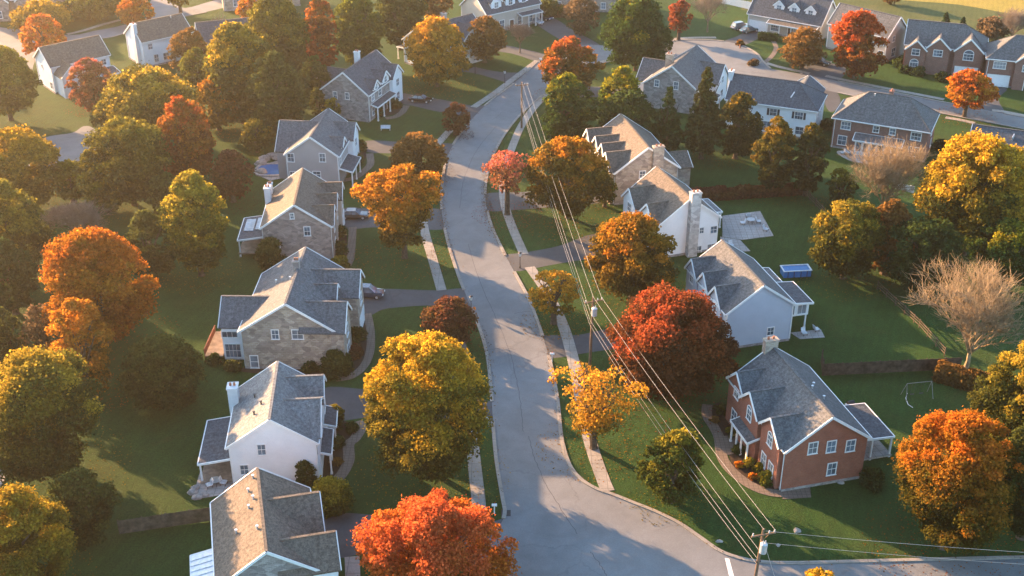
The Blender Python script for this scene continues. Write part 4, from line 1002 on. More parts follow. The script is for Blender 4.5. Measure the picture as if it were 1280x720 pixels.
def bare_branches(rs, r, ht, rad, levels=5, first=0.16, spread=0.55):
    seg = []
    def grow(p, d, ln, lv, rank):
        q = p + d * ln; mid = p + d * ln * 0.5 + Vector(rs.normal(0, 0.05, 3)) * ln
        seg.append((p, mid, q, rank, lv))
        if lv == 0: return
        k = 7 if lv == levels else (3 + (1 if rs.random() < 0.5 else 0))
        for j in range(k):
            a = 2 * math.pi * (j + rs.uniform(-.3, .3)) / k
            side = Matrix.Rotation(a, 3, d) @ d.orthogonal().normalized()
            sp = spread * rs.uniform(0.45, 1.3) * (1.25 if lv == levels else 1)
            nd = (d + side * sp + Vector((0, 0, 0.2))).normalized()
            st = q if (j == 0 or lv == levels) else p.lerp(q, rs.uniform(0.4, 1.0))
            grow(st, nd, ln * rs.uniform(0.62, 0.86) * (2.6 if lv == levels else 1), lv - 1, rank + 1)
    grow(Vector((0, 0, 0)), Vector((0, 0, 1)), 1.0, levels, 0)
    allp = np.array([tuple(x) for t in seg for x in t[:3]])
    zs = (ht * (1 - first)) / allp[:, 2].max(); rr = r / np.percentile(np.hypot(allp[:, 0], allp[:, 1]), 99)
    S = lambda p: Vector((p.x * rr, p.y * rr, ht * first + p.z * zs))
    b = MB()
    b.tube([(0, 0, -0.1), (0, 0, ht * first * .5), (0, 0, ht * first)], [rad * 1.4, rad * 1.05, rad], 8)
    for p, m_, q, k, lv in seg:
        ra = max(rad * 0.95 * 0.60 ** k, 0.022); rb2 = max(ra * 0.66, 0.015)
        b.tube([S(p), S(m_), S(q)], [ra, (ra + rb2) / 2, rb2], 7 if k < 1 else (5 if k < 3 else 3), cap=False)
        if lv == 0:
            for _ in range(1):
                a_ = p.lerp(q, rs.uniform(0.2, 1)); e_ = a_ + ((q - p).normalized() + Vector(rs.normal(0, .55, 3))) * (q - p).length * 0.8
                b.tube([S(a_), S(e_)], [0.018, 0.011], 3, cap=False)
    return b
TREES = []
def tree(name, label, box, kind, pal, base=None, dens=1.15, turn=0.55, group=None, hb=None, leafscale=1.0, lobes=1.0, gap=0.17, patch=0.30, mat="leaf", cat="tree", show=False, seed=None):
    x0, y0, x1, y1 = box
    rs = np.random.default_rng(abs(hash((x0, y0, x1, y1))) % (2 ** 31) if seed is None else seed)
    bx, by = base if base else ((x0 + x1) / 2, y1 - 0.13 * (y1 - y0))
    B = un(bx, by)
    sc = CF / depth((B.x, B.y, 3))
    r = (x1 - x0) / 2 / sc * 0.95
    lo_, hi_ = 0.3, 40.0
    for _ in range(40):
        m_ = (lo_ + hi_) / 2
        if pr((B.x, B.y, m_))[1] > y0: lo_ = m_
        else: hi_ = m_
    ht = max(lo_ * (0.97 if kind in ("round", "vase") else 1.0), 0.8)
    root = empty(name, B, rs.uniform(0, 6.28)); tag(root, label, cat, group)
    s_r = sc * 0.8
    leaf = float(np.clip(2.4 / s_r, 0.24, 0.7)) * leafscale
    hb_ = (hb if hb is not None else (0.10 if kind in ("cone", "oval", "column") else 0.14)) * ht
    if kind == "bare":
        b = bare_branches(rs, r, ht, max(0.14, r * 0.045), levels=6 if r > 4.5 else (5 if r > 3.5 else 4))
        b.build("branches", M["palebark" if pal == "tan" else "twig"], root, uv=False)
        return root
    trunk_r = max(0.12, min(0.42, 0.055 * ht))
    limbs(rs, r * 0.9, hb_ + 0.1 * ht, ht, trunk_r, n=7 if show else 5, levels=2 if show else 0).build("trunk", M["bark"], root)
    pos, nr, idx, C, rc, t = crown_points(rs, r, hb_, ht, kind, leaf, dens, lobes, gap)
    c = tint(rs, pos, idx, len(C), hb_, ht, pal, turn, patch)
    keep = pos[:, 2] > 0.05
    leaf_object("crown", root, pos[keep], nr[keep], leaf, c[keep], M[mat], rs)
    TREES.append((B, r, pal))
    return root
TG = "autumn trees"
T = lambda label, box, kind, pal, **k: tree(k.pop("name", "tree"), label, box, kind, pal, group=k.pop("group", TG), **k)
# left side, front to back
T("rounded yellow olive tree in the bottom left corner", (-25, 612, 112, 760), "round", "gold", base=(40, 738), turn=0.75)
T("dark green rounded tree between the corner tree and the dark fence", (52, 594, 157, 692), "round", "green", base=(105, 678))
T("large yellow green tree at the left edge above the lower left street", (-20, 446, 146, 610), "round", "yelgreen", base=(62, 590), turn=0.68)
T("tall narrow tree of bright yellow orange patches in front of the big orange maple", (70, 374, 156, 508), "oval", "goldorange", patch=0.4, base=(112, 496), gap=0.25, turn=0.25, dens=0.9, show=True)
T("thin brownish pink tree half bare, left of the yellow orange tree", (30, 380, 92, 462), "round", "brown", base=(60, 452), dens=0.45, show=True)
T("low rust shrubby tree tucked behind the large yellow green tree", (44, 432, 92, 480), "round", "rust", base=(68, 474), dens=0.7)
T("broad round dark green tree left of the white house", (158, 424, 266, 524), "round", "green", base=(212, 508))
T("big bright orange maple left of the stone house", (60, 286, 204, 446), "round", "orange", base=(134, 428), turn=0.5)
T("tall egg shaped lime yellow tree left of the patio cover", (208, 214, 292, 352), "oval", "lime", base=(252, 344), turn=0.5, lobes=1.3, gap=0.08)
T("dark green tree left of the lime yellow one", (163, 262, 228, 358), "oval", "green", base=(194, 348))
T("small yellow topped tree beside the left court", (104, 202, 166, 270), "oval", "lime", base=(136, 264), turn=0.55)
T("leafless grey tree behind the big orange maple", (60, 250, 145, 330), "bare", "grey", base=(104, 318))
T("dusky olive green tree at the left edge below the olive gold tree", (-25, 226, 74, 360), "oval", "greenyel", base=(24, 350))
T("dark green tree filling the gap above the big orange maple at left", (-10, 300, 70, 400), "oval", "dark", base=(20, 392))
T("rounded olive gold tree at the left edge below the court", (-18, 160, 94, 275), "round", "gold", base=(36, 258), turn=0.62)
T("large olive green tree right of the left court", (112, 148, 218, 266), "round", "greenyel", base=(168, 256), turn=0.6)
T("small grey green tree in the shade between the olive and lime trees", (190, 216, 240, 280), "round", "green", base=(214, 272))
T("orange red maple standing over the olive trees", (193, 122, 276, 236), "oval", "redorange", base=(236, 226), turn=0.72)
T("wide olive gold tree with bright clumps above the orange red maple", (118, 86, 246, 196), "round", "yelgreen", base=(186, 184), turn=0.6)
T("dark maroon brown tree beside the lawn behind the grey house", (262, 186, 324, 262), "round", "maroon", base=(292, 252))
T("orange topped tree behind the orange red maple", (244, 94, 302, 170), "oval", "goldorange", base=(274, 162), turn=0.75)
T("tall dark green tree left of the fieldstone house on the left", (312, 66, 388, 186), "oval", "green", base=(350, 178))
T("large olive tree with golden left side in the left wood", (250, 28, 352, 166), "oval", "yelgreen", base=(304, 154), turn=0.7)
T("tall olive tree with yellow top in the left wood", (304, -8, 396, 112), "oval", "greenyel", base=(350, 104), turn=0.62)
T("narrow orange red tree standing up in the left wood", (377, -6, 430, 100), "oval", "redorange", base=(404, 92), turn=0.85)
T("dark olive tree right of the narrow orange red tree", (418, -14, 484, 92), "oval", "olive", base=(450, 84), turn=0.95)
T("dark olive tree left of the far white house", (468, -20, 532, 70), "round", "green", base=(500, 62))
T("rust coloured tree at the top edge above the far white house", (518, -22, 566, 30), "round", "rust", base=(542, 24))
T("small dark tree at the edge of the left wood beside the grey stone house", (376, 70, 420, 140), "oval", "green", base=(398, 134))
T("small dark green tree in the left wood above the grey sided house", (386, 110, 408, 150), "oval", "green", base=(398, 146))
T("yellow green shrubby tree against the stone gable of the far left house", (404, 122, 430, 152), "round", "lime", base=(417, 148))
T("olive gold tree cut by the left edge beside the white back houses", (-30, 56, 52, 160), "round", "olive", base=(14, 150), turn=0.65)
T("pink red tree in front of the long white house", (88, 73, 146, 142), "oval", "pinkred", base=(118, 134), turn=0.75)
T("round orange tree on the corner of the back street", (29, 17, 86, 76), "round", "brightorange", base=(58, 70), turn=0.5)
T("wide olive gold tree behind the round orange street tree", (18, 2, 90, 42), "round", "gold", base=(54, 38))
T("olive tree at the top edge behind the back street", (84, -14, 158, 26), "round", "olive", base=(122, 22))
T("orange red tree at the top edge beside the back street", (150, -6, 194, 38), "round", "orange", base=(172, 34), turn=0.4)
T("yellow tree with a bare trunk by the back street", (204, -22, 242, 16), "round", "gold", base=(226, 16), hb=0.35)
T("rusty brown tree in front of the brown brick house", (216, 34, 268, 104), "oval", "rust", base=(242, 96))
T("small pinkish bare tree at the brown brick wall", (262, 18, 290, 56), "bare", "grey", base=(276, 52))
T("orange edged tree at the top of the left wood", (294, -6, 334, 48), "oval", "orange", base=(316, 42))
T("dark green tree closing the gap below the wide olive gold tree", (70, 200, 120, 262), "round", "olive", base=(92, 252))
T("olive tree wedged between the golden sided tree and the orange topped one", (226, 60, 272, 118), "oval", "olive", base=(250, 110))
T("small olive tree at the foot of the left wood behind the maroon tree", (300, 148, 344, 196), "round", "greenyel", base=(322, 190))
T("dark green tree at the left edge of the lawn below the big orange maple", (-14, 384, 40, 470), "oval", "green", base=(14, 460))
# beside the road, left
T("bright orange maple at the bottom edge by the road", (456, 634, 640, 790), "round", "flame", base=(548, 752), turn=0.4)
T("broad golden yellow tree on the lawn left of the road", (460, 418, 616, 606), "round", "yellow", base=(542, 592), turn=0.58, patch=0.3)
T("low dark maroon tree at the kerb behind the golden yellow tree", (522, 376, 604, 434), "round", "maroon", base=(562, 428))
T("golden orange tree with loose crown on the lawn beside the road bend", (452, 208, 558, 336), "vase", "goldorange", hb=0.2, gap=0.2, dens=0.9, base=(506, 322), turn=0.5)
T("round rust maroon tree by the upper drive left of the road", (482, 168, 560, 226), "round", "rust", base=(522, 218))
T("small maroon brown tree at the kerb by the black car's drive", (550, 128, 588, 172), "oval", "maroon", base=(570, 168))
T("round gold tree in front of the far white house", (506, 20, 586, 116), "round", "yelorange", base=(546, 108), turn=0.45)
T("rusty tree beside the gold tree at the top", (578, 20, 634, 84), "round", "rust", base=(606, 78), dens=0.8)
T("thin nearly bare small tree on the top centre lawn", (632, 28, 676, 70), "bare", "grey", base=(650, 66))
# right of the road
T("red orange tree on the far corner of the winding road", (674, 47, 744, 128), "round", "redgreen", base=(710, 120), turn=0.62)
T("bronze tree with golden top in front of the red orange corner tree", (670, 92, 742, 192), "oval", "greengold", base=(706, 184), turn=0.85)
T("yellow topped tree left of the steep roofed stone house", (748, 82, 810, 176), "oval", "greengold", base=(776, 170), turn=0.6)
T("dark green tree below the yellow topped one", (736, 116, 816, 202), "round", "dark", base=(780, 192))
T("big dark green tree left of the turning circle", (742, -8, 842, 100), "round", "greengold", base=(794, 88), turn=1.0)
T("small red tree at the top behind the turning circle", (832, 0, 866, 52), "oval", "red", base=(848, 50), hb=0.25)
T("pinkish red thin tree with dark trunk leaning over the kerb", (594, 190, 664, 278), "vase", "pinkred", base=(634, 268), hb=0.42, dens=0.34, gap=0.3, show=True, turn=0.6)
T("round golden orange tree right of the road by the pointed gables house", (653, 172, 764, 284), "round", "goldorange", base=(710, 272), turn=0.75)
T("small dark tree filling behind the golden orange tree at the drive", (742, 216, 770, 262), "round", "olive", base=(756, 258))
T("round orange olive tree in front of the white chimney house", (726, 268, 850, 386), "round", "goldorange", base=(790, 372), turn=0.68)
T("small thin yellow tree on the verge beside the middle utility pole", (656, 338, 726, 424), "round", "yelorange", turn=0.35, base=(692, 404), hb=0.3, dens=0.5, show=True, gap=0.3)
T("big red and bronze tree left of the blue grey house", (758, 366, 918, 508), "round", "bronzered", base=(838, 492), turn=0.72)
T("thin yellow orange tree on the verge below the middle utility pole", (684, 458, 800, 582), "vase", "yelorange", base=(742, 560), hb=0.26, dens=0.30, show=True, turn=0.35, gap=0.3)
T("low yellow green tree on the corner lawn under the wires", (796, 538, 882, 636), "round", "lime", base=(838, 626), turn=0.85)
T("pointed spruce with golden brown tip beside the grey stone house", (844, 82, 906, 206), "cone", "conifergold", base=(876, 198), name="spruce_tree", mat="needle", turn=1.05, group="evergreens")
T("dark spruce in front of the grey stone gable", (806, 108, 856, 200), "cone", "dark", base=(832, 192), name="spruce_tree", mat="needle", group="evergreens")
T("tall gold green columnar tree left of the white colonial", (890, 116, 948, 206), "oval", "conifergold", base=(919, 198), turn=0.85)
T("dark conifer in front of the white colonial's back windows", (936, 146, 992, 250), "oval", "conifergold", base=(964, 242), name="conifer_tree", group="evergreens")
T("dark conifer with golden tip at the white colonial's corner", (980, 154, 1032, 252), "oval", "conifergold", base=(1006, 244), turn=1.05, name="conifer_tree", group="evergreens")
T("red orange tree with rounded crown beside the top right street", (1030, 11, 1102, 106), "round", "redorange", base=(1066, 98), turn=0.4)
T("orange street tree with visible trunk by the brick garage house", (1176, 87, 1238, 150), "round", "brightorange", base=(1205, 146), hb=0.28, turn=0.4)
T("low brownish red tree in front of the cream dormer house", (972, 34, 1032, 92), "round", "rust", base=(1002, 86), dens=0.7)
T("big bright yellow tree at the right", (1134, 168, 1278, 330), "round", "yellow", base=(1204, 318), turn=0.5, hb=0.2)
T("bare pinkish tree in front of the sunroom patio", (1046, 176, 1150, 294), "bare", "tan", base=(1100, 284))
T("yellow green round tree at the lawn edge right of the blue pool cover", (1008, 252, 1104, 362), "round", "yelgreen", base=(1054, 348), turn=0.75)
T("orange brown tree between the yellow green and bright yellow trees", (1068, 250, 1136, 350), "oval", "rust", base=(1104, 342), turn=0.4)
T("dark green undergrowth tree below the bright yellow tree", (1100, 276, 1206, 372), "round", "dark", base=(1150, 362))
T("dark tree with yellow patches at the right edge", (1196, 276, 1296, 372), "round", "greengold", base=(1246, 360), turn=0.9, patch=0.4)
T("large leafless tan tree fanning out at the right edge", (1130, 336, 1296, 492), "bare", "tan", base=(1204, 478))
T("yellow green tree at the right edge above the orange maple", (1204, 428, 1320, 600), "round", "yelgreen", base=(1262, 586), turn=0.6)
T("dark green tree at the right edge beside the bright orange maple", (1222, 520, 1330, 690), "round", "green", base=(1276, 672))
T("bright orange maple right of the red brick house", (1100, 522, 1258, 702), "round", "orangegreen", base=(1178, 684), turn=0.7, patch=0.3)
T("small green tree at the back corner of the fenced lawn", (1028, 210, 1068, 262), "round", "greenyel", base=(1048, 256))
T("pinkish bare tree at the right edge behind the brick houses", (1232, 12, 1290, 62), "bare", "grey", base=(1262, 58))
T("dark green tree at the right edge beside the bright yellow tree", (1236, 214, 1320, 320), "round", "dark", base=(1276, 310))
T("top of a yellow tree poking up at the bottom edge by the near pole", (976, 711, 1052, 800), "round", "yellow", base=(1016, 790))
T("grey leafless tree behind the small red tree", (858, -6, 908, 44), "bare", "grey", base=(884, 40))
T("olive brown tree at the top edge left of the big dark green tree", (700, -6, 750, 48), "round", "brown", base=(726, 44), dens=0.7)
T("small dark green tree in the shade beside the top drive", (664, 0, 702, 24), "round", "green", base=(684, 22))
for (x, y) in ((1181, 32), (1202, 38)):
    T("small dark pine on the meadow's edge, " + ("left of the pair" if x < 1190 else "right of the pair"), (x - 6, y - 16, x + 6, y + 1), "cone", "dark", base=(x, y), name="pine_tree", mat="needle", group="small pines on the meadow edge")
T("grey brown hedge tree on the meadow edge behind the brick garage house", (1214, 22, 1262, 50), "round", "brown", base=(1238, 47), dens=0.7)
T("brownish tree at the top edge of the meadow", (1098, -16, 1126, 6), "round", "rust", base=(1112, 5))

def hedge(name, label, p0, p1, w, h, pal, cat="hedge", n=None, group=None):
    A, B = un(*p0), un(*p1); Ld = (B - A).length
    rs = np.random.default_rng(int(p0[0] * 7 + p0[1]))
    sc = CF / depth(A); leaf = float(np.clip(2.6 / (sc * .8), .22, .7))
    nl = int(5.0 * Ld * (w + 2 * h) / (leaf * leaf * .57)); nl = min(nl, 14000)
    t = rs.random(nl); cl = (t * Ld / (w * 0.9)).astype(int); ncl = cl.max() + 1
    hh = h * (0.75 + 0.4 * rs.random(ncl))[cl]
    a = rs.uniform(0, math.pi, nl); q = 1 - .35 * rs.random(nl) ** 2
    d = (B - A).normalized(); sd = np.array([-d.y, d.x, 0])
    pos = np.outer(t, np.array(B - A)) + np.outer(np.cos(a) * q * w / 2, sd) + np.outer(np.sin(a) * q * hh, (0, 0, 1)) + rs.normal(0, .08, (nl, 3))
    nr = np.outer(np.cos(a), sd) + np.outer(np.sin(a), (0, 0, 1)) + rs.normal(0, .5, (nl, 3)); nr /= np.linalg.norm(nr, axis=1, keepdims=True)
    pos[:, 2] = np.abs(pos[:, 2])
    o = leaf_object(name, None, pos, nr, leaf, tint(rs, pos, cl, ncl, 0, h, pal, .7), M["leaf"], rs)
    o.location = A; tag(o, label, cat, group); return o
hedge("hedge", "dark ragged hedge along the back of the lawn below the white colonial", (858, 250), (1004, 240), 2.4, 1.9, "maroon")
hedge("hedge", "brown hedge behind the brick garage house at the meadow's edge", (1130, 62), (1240, 74), 3.0, 2.4, "rust")
hedge("hedge", "dark hedge below the leafless tan tree along the right fence", (1170, 470), (1290, 505), 3.0, 2.2, "rust")
hedge("hedge", "row of brown shrubs at the top edge in front of the tan stone house", (668, 18), (740, 22), 3.0, 2.6, "brown")
hedge("hedge", "dark clipped hedge at the cream dormer house's front", (948, 48), (972, 50), 2.4, 1.6, "dark")

def bush(label, px, py, r, h, pal, kind="round", group="shrubs in the house beds", name="shrub"):
    B = un(px, py); rs = np.random.default_rng(int(px * 13 + py * 3))
    sc = CF / depth(B); leaf = float(np.clip(2.2 / (sc * .8), .16, .5))
    root = empty(name, B, rs.uniform(0, 6)); tag(root, label, "shrub", group)
    pos, nr, idx, C, rc, t = crown_points(rs, r, 0.05, h, kind, leaf, 1.6, 0.6, 0.0, 1.9)
    pos[:, 2] = np.abs(pos[:, 2])
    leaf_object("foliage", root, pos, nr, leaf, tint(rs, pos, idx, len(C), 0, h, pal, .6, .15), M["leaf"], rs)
    s = MB()
    for k in range(4):
        a = k * 1.7; s.tube([(0, 0, -.05), (math.cos(a) * r * .25, math.sin(a) * r * .25, h * .4), (math.cos(a) * r * .5, math.sin(a) * r * .5, h * .7)], [.05, .035, .015], 4)
    s.build("stem", M["bark"], root); return root
BR = "shrubs in the red brick house's beds"
bush("green ball shrub at the near end of the red brick house's bed", 958, 604, 0.95, 1.5, "lime", group=BR)
bush("smaller green ball shrub in the middle of the red brick house's bed", 948, 590, 0.7, 1.1, "lime", group=BR)
bush("yellow green ball shrub at the far end of the red brick house's lower bed", 936, 584, 0.7, 1.1, "lime", group=BR)
bush("dark shrub beside the red brick house's front steps", 923, 566, 0.8, 1.0, "green", group=BR)
bush("low orange shrub on the path side of the red brick house's lower bed", 924, 583, 0.5, 0.55, "orange", group=BR)
bush("low orange shrub between the green balls near the brick path", 941, 598, 0.5, 0.55, "orange", group=BR)
bush("low rust shrub behind the green balls against the red brick wall", 950, 574, 0.6, 0.8, "rust", group=BR)
bush("dark shrub in the red brick house's upper bed", 902, 516, 0.9, 1.2, "green", group=BR)
bush("green ball shrub in the upper bed by the white porch posts", 914, 545, 0.75, 1.1, "greenyel", group=BR)
bush("rust shrub at the path in the red brick house's upper bed", 893, 528, 0.6, 0.8, "rust", group=BR)
bush("dark rounded shrub at the back corner of the red brick house", 1090, 606, 1.5, 1.9, "dark", group=BR)
bush("big yellow green shrub on the lawn between the white house and the tan roofed house", 414, 637, 2.3, 3.6, "lime", group="yard shrubs")
WH = "shrubs around the white house with squat chimney"
bush("dark pointed evergreen against the white house's near wall", 383, 606, 1.1, 3.4, "green", "oval", WH)
bush("pointed green shrub at the white house's driveway", 420, 533, 1.1, 3.0, "greenyel", "oval", WH)
bush("low dark shrub by the bend of the white house's brick path", 438, 537, 0.9, 0.8, "dark", group=WH)
bush("low olive shrub in the white house's front bed", 417, 556, 1.1, 1.1, "green", group=WH)
bush("maroon low shrub at the foot of the white house's near wall", 360, 612, 0.9, 0.8, "maroon", group=WH)
bush("brown low shrub in the white house's mulch bed", 420, 580, 0.7, 0.6, "rust", group=WH)
SH = "shrubs around the tan fieldstone house"
bush("big dark round shrub at the tan stone gable's right corner", 421, 466, 1.9, 3.2, "green", "oval", SH)
bush("dark shrub by the front wall of the tan stone house nearest its drive", 444, 402, 1.2, 1.8, "dark", group=SH)
bush("dark shrub midway along the tan stone house's front path", 446, 424, 1.4, 1.6, "dark", group=SH)
bush("brownish shrub where the tan stone house's path bends", 444, 446, 1.2, 1.3, "maroon", group=SH)
bush("low dark shrub at the foot of the tan stone gable", 390, 462, 1.3, 1.2, "dark", group=SH)
bush("small grey green shrub left of the tan stone gable", 292, 462, 1.1, 1.1, "green", group=SH)
bush("small dark shrub beside the tan stone house's deck", 268, 454, 1.0, 1.1, "dark", group=SH)
RH = "shrubs around the rosy stone house"
bush("tall dark evergreen in front of the rosy stone gable's left side", 340, 336, 2.0, 5.0, "green", "oval", RH)
bush("yellowish shrub at the near end of the rosy stone house's path", 424, 336, 1.5, 1.6, "greenyel", group=RH)
bush("dark shrub row end at the rosy stone house's front", 424, 316, 1.3, 1.6, "dark", group=RH)
bush("dark shrub beside the dark car at the rosy stone house", 426, 296, 1.2, 1.6, "dark", group=RH)
bush("low dark shrub at the rosy stone gable's foot", 405, 340, 1.4, 1.2, "dark", group=RH)
GH = "shrubs around the warm grey house"
bush("dark round shrub next to the warm grey house's garage", 452, 188, 1.2, 1.7, "dark", group=GH)
bush("olive shrub beside the warm grey house's porch", 443, 204, 1.4, 2.0, "green", group=GH)
bush("low brown shrub at the end of the warm grey house's porch", 430, 216, 1.0, 0.8, "maroon", group=GH)
FH = "shrubs around the far fieldstone house"
bush("dark shrub at the near corner of the far grey stone house", 453, 148, 1.2, 2.2, "dark", "oval", FH)
bush("dark round shrub under the far grey stone house's porch", 472, 145, 1.5, 1.8, "dark", group=FH)
bush("round shrub at the far grey stone house's garage end", 493, 134, 1.5, 1.5, "green", group=FH)
for k, (x, y) in enumerate(((1133, 90), (1148, 94), (1178, 101), (1124, 84))):
    bush(["dark shrub under the arched window of the brick garage house", "dark shrub between the arched window and door of the brick garage house", "small dark shrub right of the brick garage house's door", "dark shrub at the left corner of the brick garage house"][k], x, y, 1.5, 1.7, "dark", group="shrubs along the brick garage house")
bush("dark shrub clump on the turning circle's island", 942, 81, 1.2, 1.0, "brown", group="yard shrubs")
bush("low red brown shrub by the turning circle's kerb", 925, 56, 0.9, 1.0, "rust", group="yard shrubs")
bush("dark shrub at the right corner of the brown brick colonial", 1176, 186, 1.5, 1.6, "dark", group="yard shrubs")
bush("dark shrub by the white colonial's near corner", 1034, 160, 1.5, 1.6, "dark", group="yard shrubs")

# unseen wood added beyond the view's left and top to shade the streets
rs = np.random.default_rng(5); PP, NN, CC = [], [], []
cand = []
for _ in range(4000):
    x, y = rs.uniform(-330, 160), rs.uniform(60, 470)
    q = pr((x, y, 8))
    if (q[0] < -90 or (q[1] < -75 and x < 60)) and all((x - a) ** 2 + (y - b) ** 2 > 130 for a, b in cand):
        cand.append((x, y))
    if len(cand) > 150: break
for (x, y) in cand:
    pos, nr, idx, C, rc, t = crown_points(rs, rs.uniform(4.5, 7), 1.2, rs.uniform(9, 14), "round", 1.0, 1.2, 0.6, 0.05)
    c = tint(rs, pos, idx, len(C), 0, 12, ["olive", "gold", "rust", "green", "orange"][rs.integers(5)], .6)
    PP.append(pos + np.array([x, y, 0])); NN.append(nr); CC.append(c)
wood = leaf_object("woodland", None, np.concatenate(PP), np.concatenate(NN), 1.0, np.concatenate(CC), M["leaf"], rs)
tag(wood, "mass of autumn woodland beyond the left side of the estate", "woodland", None, "stuff")

# fallen leaves under the autumn trees
rs = np.random.default_rng(9); PP, CC = [], []
for (B, r, pal) in TREES:
    if depth(B) > 250 or pal in ("dark", "green", "greengold"): continue
    n = int(110 * r)
    rad = r * 1.35 * np.sqrt(rs.random(n)); a = rs.uniform(0, 6.28, n)
    pos = np.stack([B.x + rad * np.cos(a), B.y + rad * np.sin(a), np.full(n, 0.06)], 1)
    hi = np.array(PAL[pal][1]) * 0.6
    PP.append(pos); CC.append(hi * rs.uniform(.5, 1.1, (n, 1)))
for line in (left_edge, right_bottom + right_edge):
    W_ = catmull(wpts(line), 6)
    for a, b_ in zip(W_[:-1], W_[1:]):
        n = rs.poisson((b_ - a).length * 9 * max(0.1, math.sin(a.y * 0.11) + math.sin(a.y * 0.043) + 0.6))
        t = rs.random((n, 1)); pos = np.array(a)[:2] * (1 - t) + np.array(b_)[:2] * t + rs.normal(0, .45, (n, 2))
        PP.append(np.concatenate([pos, np.full((n, 1), 0.135)], 1)); CC.append(np.array((0.20, 0.10, 0.03)) * rs.uniform(.4, 1.2, (n, 1)))
PP = np.concatenate(PP); NN = rs.normal(0, .25, PP.shape) + np.array([0, 0, 1]); NN /= np.linalg.norm(NN, axis=1, keepdims=True)
lv = leaf_object("fallen_leaves", None, PP, NN, 0.15, np.concatenate(CC), M["leaf"], rs)
tag(lv, "fallen leaves scattered on the lawns under the trees", "leaves", None, "stuff")

# ------------------------------------------------------------------ fences
def fence(label, pts, h, mat, board=0.15, post=2.4, solid=True, group="garden fences"):
    W_ = [un(*p) for p in pts]; root = empty("fence", W_[0]); tag(root, label, "fence", group)
    b = MB(); k = MB()
    for A, B in zip(W_[:-1], W_[1:]):
        A, B = A - W_[0], B - W_[0]; Ld = (B - A).length; d = (B - A).normalized(); nn = Vector((-d.y, d.x, 0))
        n = max(2, int(Ld / (board if solid else 0.6)))
        if solid:
            for i in range(n):
                p = A + d * (i + .5) * Ld / n; hh = h * (1 + random.uniform(-.02, .02))
                b.bar(p + Vector((0, 0, .05)), p + Vector((0, 0, hh)), 0.03 + random.uniform(0, .01), Ld / n * 0.94, up=tuple(d))
        zs = (0.4, h - .3) if solid else (0.45, 0.85, 1.2)
        for z in zs: k.bar(A + Vector((0, 0, z)) + nn * .05, B + Vector((0, 0, z)) + nn * .05, 0.05, 0.12)
        for i in range(int(Ld / post) + 1):
            p = A + d * min(Ld, i * post) + nn * .08
            q = MB(); q.box(-.06, .06, -.06, .06, 0, h + .08); q.build("post", M[mat], root, loc=p)
    if b.v: b.build("board_panel", M[mat], root)
    k.build("rail", M[mat], root)
    return root
fence("dark board fence left of the tan roofed house", [(150, 668), (272, 650)], 1.8, "wood")
fence("dark board fence behind the red brick house's lawn, turning the corner by its roof", [(1026, 452), (1028, 470), (1110, 466), (1200, 462)], 1.8, "wood")
fence("low rail fence running down the right side of the blue grey house's lawn", [(1096, 362), (1148, 410), (1180, 446)], 1.3, "wood", solid=False)
fence("grey rail fence at the back right corner of the white chimney house's lawn", [(1004, 243), (1030, 270)], 1.4, "wood", solid=False)
fence("white board fence beside the cream dormer house at the top", [(902, 4), (946, 14)], 1.8, "white")
fence("pale low fence panel under the bare pinkish tree", [(1120, 236), (1142, 242)], 1.2, "white")

# ------------------------------------------------------------------ utility poles and wires
def utility_pole(label, base, h, arm_rz, tf_side, lean=(0, 0), arm=True, tf=True):
    root = empty("utility_pole", base); root.rotation_euler = (lean[0], lean[1], arm_rz); tag(root, label, "utility pole", "utility poles along the road")
    p = MB(); p.tube([(0, 0, -.3), (0, 0, h * .5), (0, 0, h)], [.19, .16, .12], 10); p.build("pole", M["polewood"], root, smooth=False)
    if arm:
        a = MB(); a.bar((-1.25, -.16, h - .55), (1.25, -.16, h - .55), .12, .14); a.bar((-.6, -.16, h - .6), (0, -.16, h - 1.2), .05, .05); a.bar((.6, -.16, h - .6), (0, -.16, h - 1.2), .05, .05)
        a.build("crossarm", M["polewood"], root)
        for x in (-1.1, 0.55, 1.1):
            i = MB(); i.tube([(x, -.16, h - .48), (x, -.16, h - .38), (x, -.16, h - .3), (x, -.16, h - .2)], [.05, .09, .05, .07], 8); i.build("insulator", M["ceramic"], root)
    if tf:
        t = MB(); t.tube([(0, tf_side * .52, h - 2.4), (0, tf_side * .52, h - 2.36), (0, tf_side * .52, h - 1.35), (0, tf_side * .52, h - 1.25)], [.28, .34, .34, .22], 14)
        t.bar((0, tf_side * .14, h - 1.7), (0, tf_side * .3, h - 1.7), .1, .3)
        t.tube([(.12, tf_side * .52, h - 1.25), (.12, tf_side * .52, h - 1.0)], .06, 7); t.tube([(-.12, tf_side * .52, h - 1.25), (-.12, tf_side * .52, h - 1.0)], .06, 7)
        t.build("transformer", M["metal"], root)
    b = MB(); b.box(-.25, .25, -.1, .1, h * .62, h * .62 + .12); b.build("bracket", M["darkmetal"], root)
    return root
P2b = un(737, 460); P3b = un(652, 160); HP = 10.3
P1t = un(955, 662, HP); P1b = Vector((P1t.x - 0.4, P1t.y, 0))
P4b = P1b + Vector((60, 3, 0))
d12 = math.atan2(P2b.x - P1b.x, P2b.y - P1b.y)
utility_pole("nearest utility pole with a pale transformer at the bottom edge", P1b, HP, -d12, -1, lean=(0, R(2.2)))
utility_pole("utility pole with transformer on the verge right of the road", P2b, HP, R(22), -1, lean=(0, R(0.8)))
utility_pole("dark farthest utility pole at the upper bend of the road", P3b, 8.9, R(10), 1, tf=False)
wires = MB
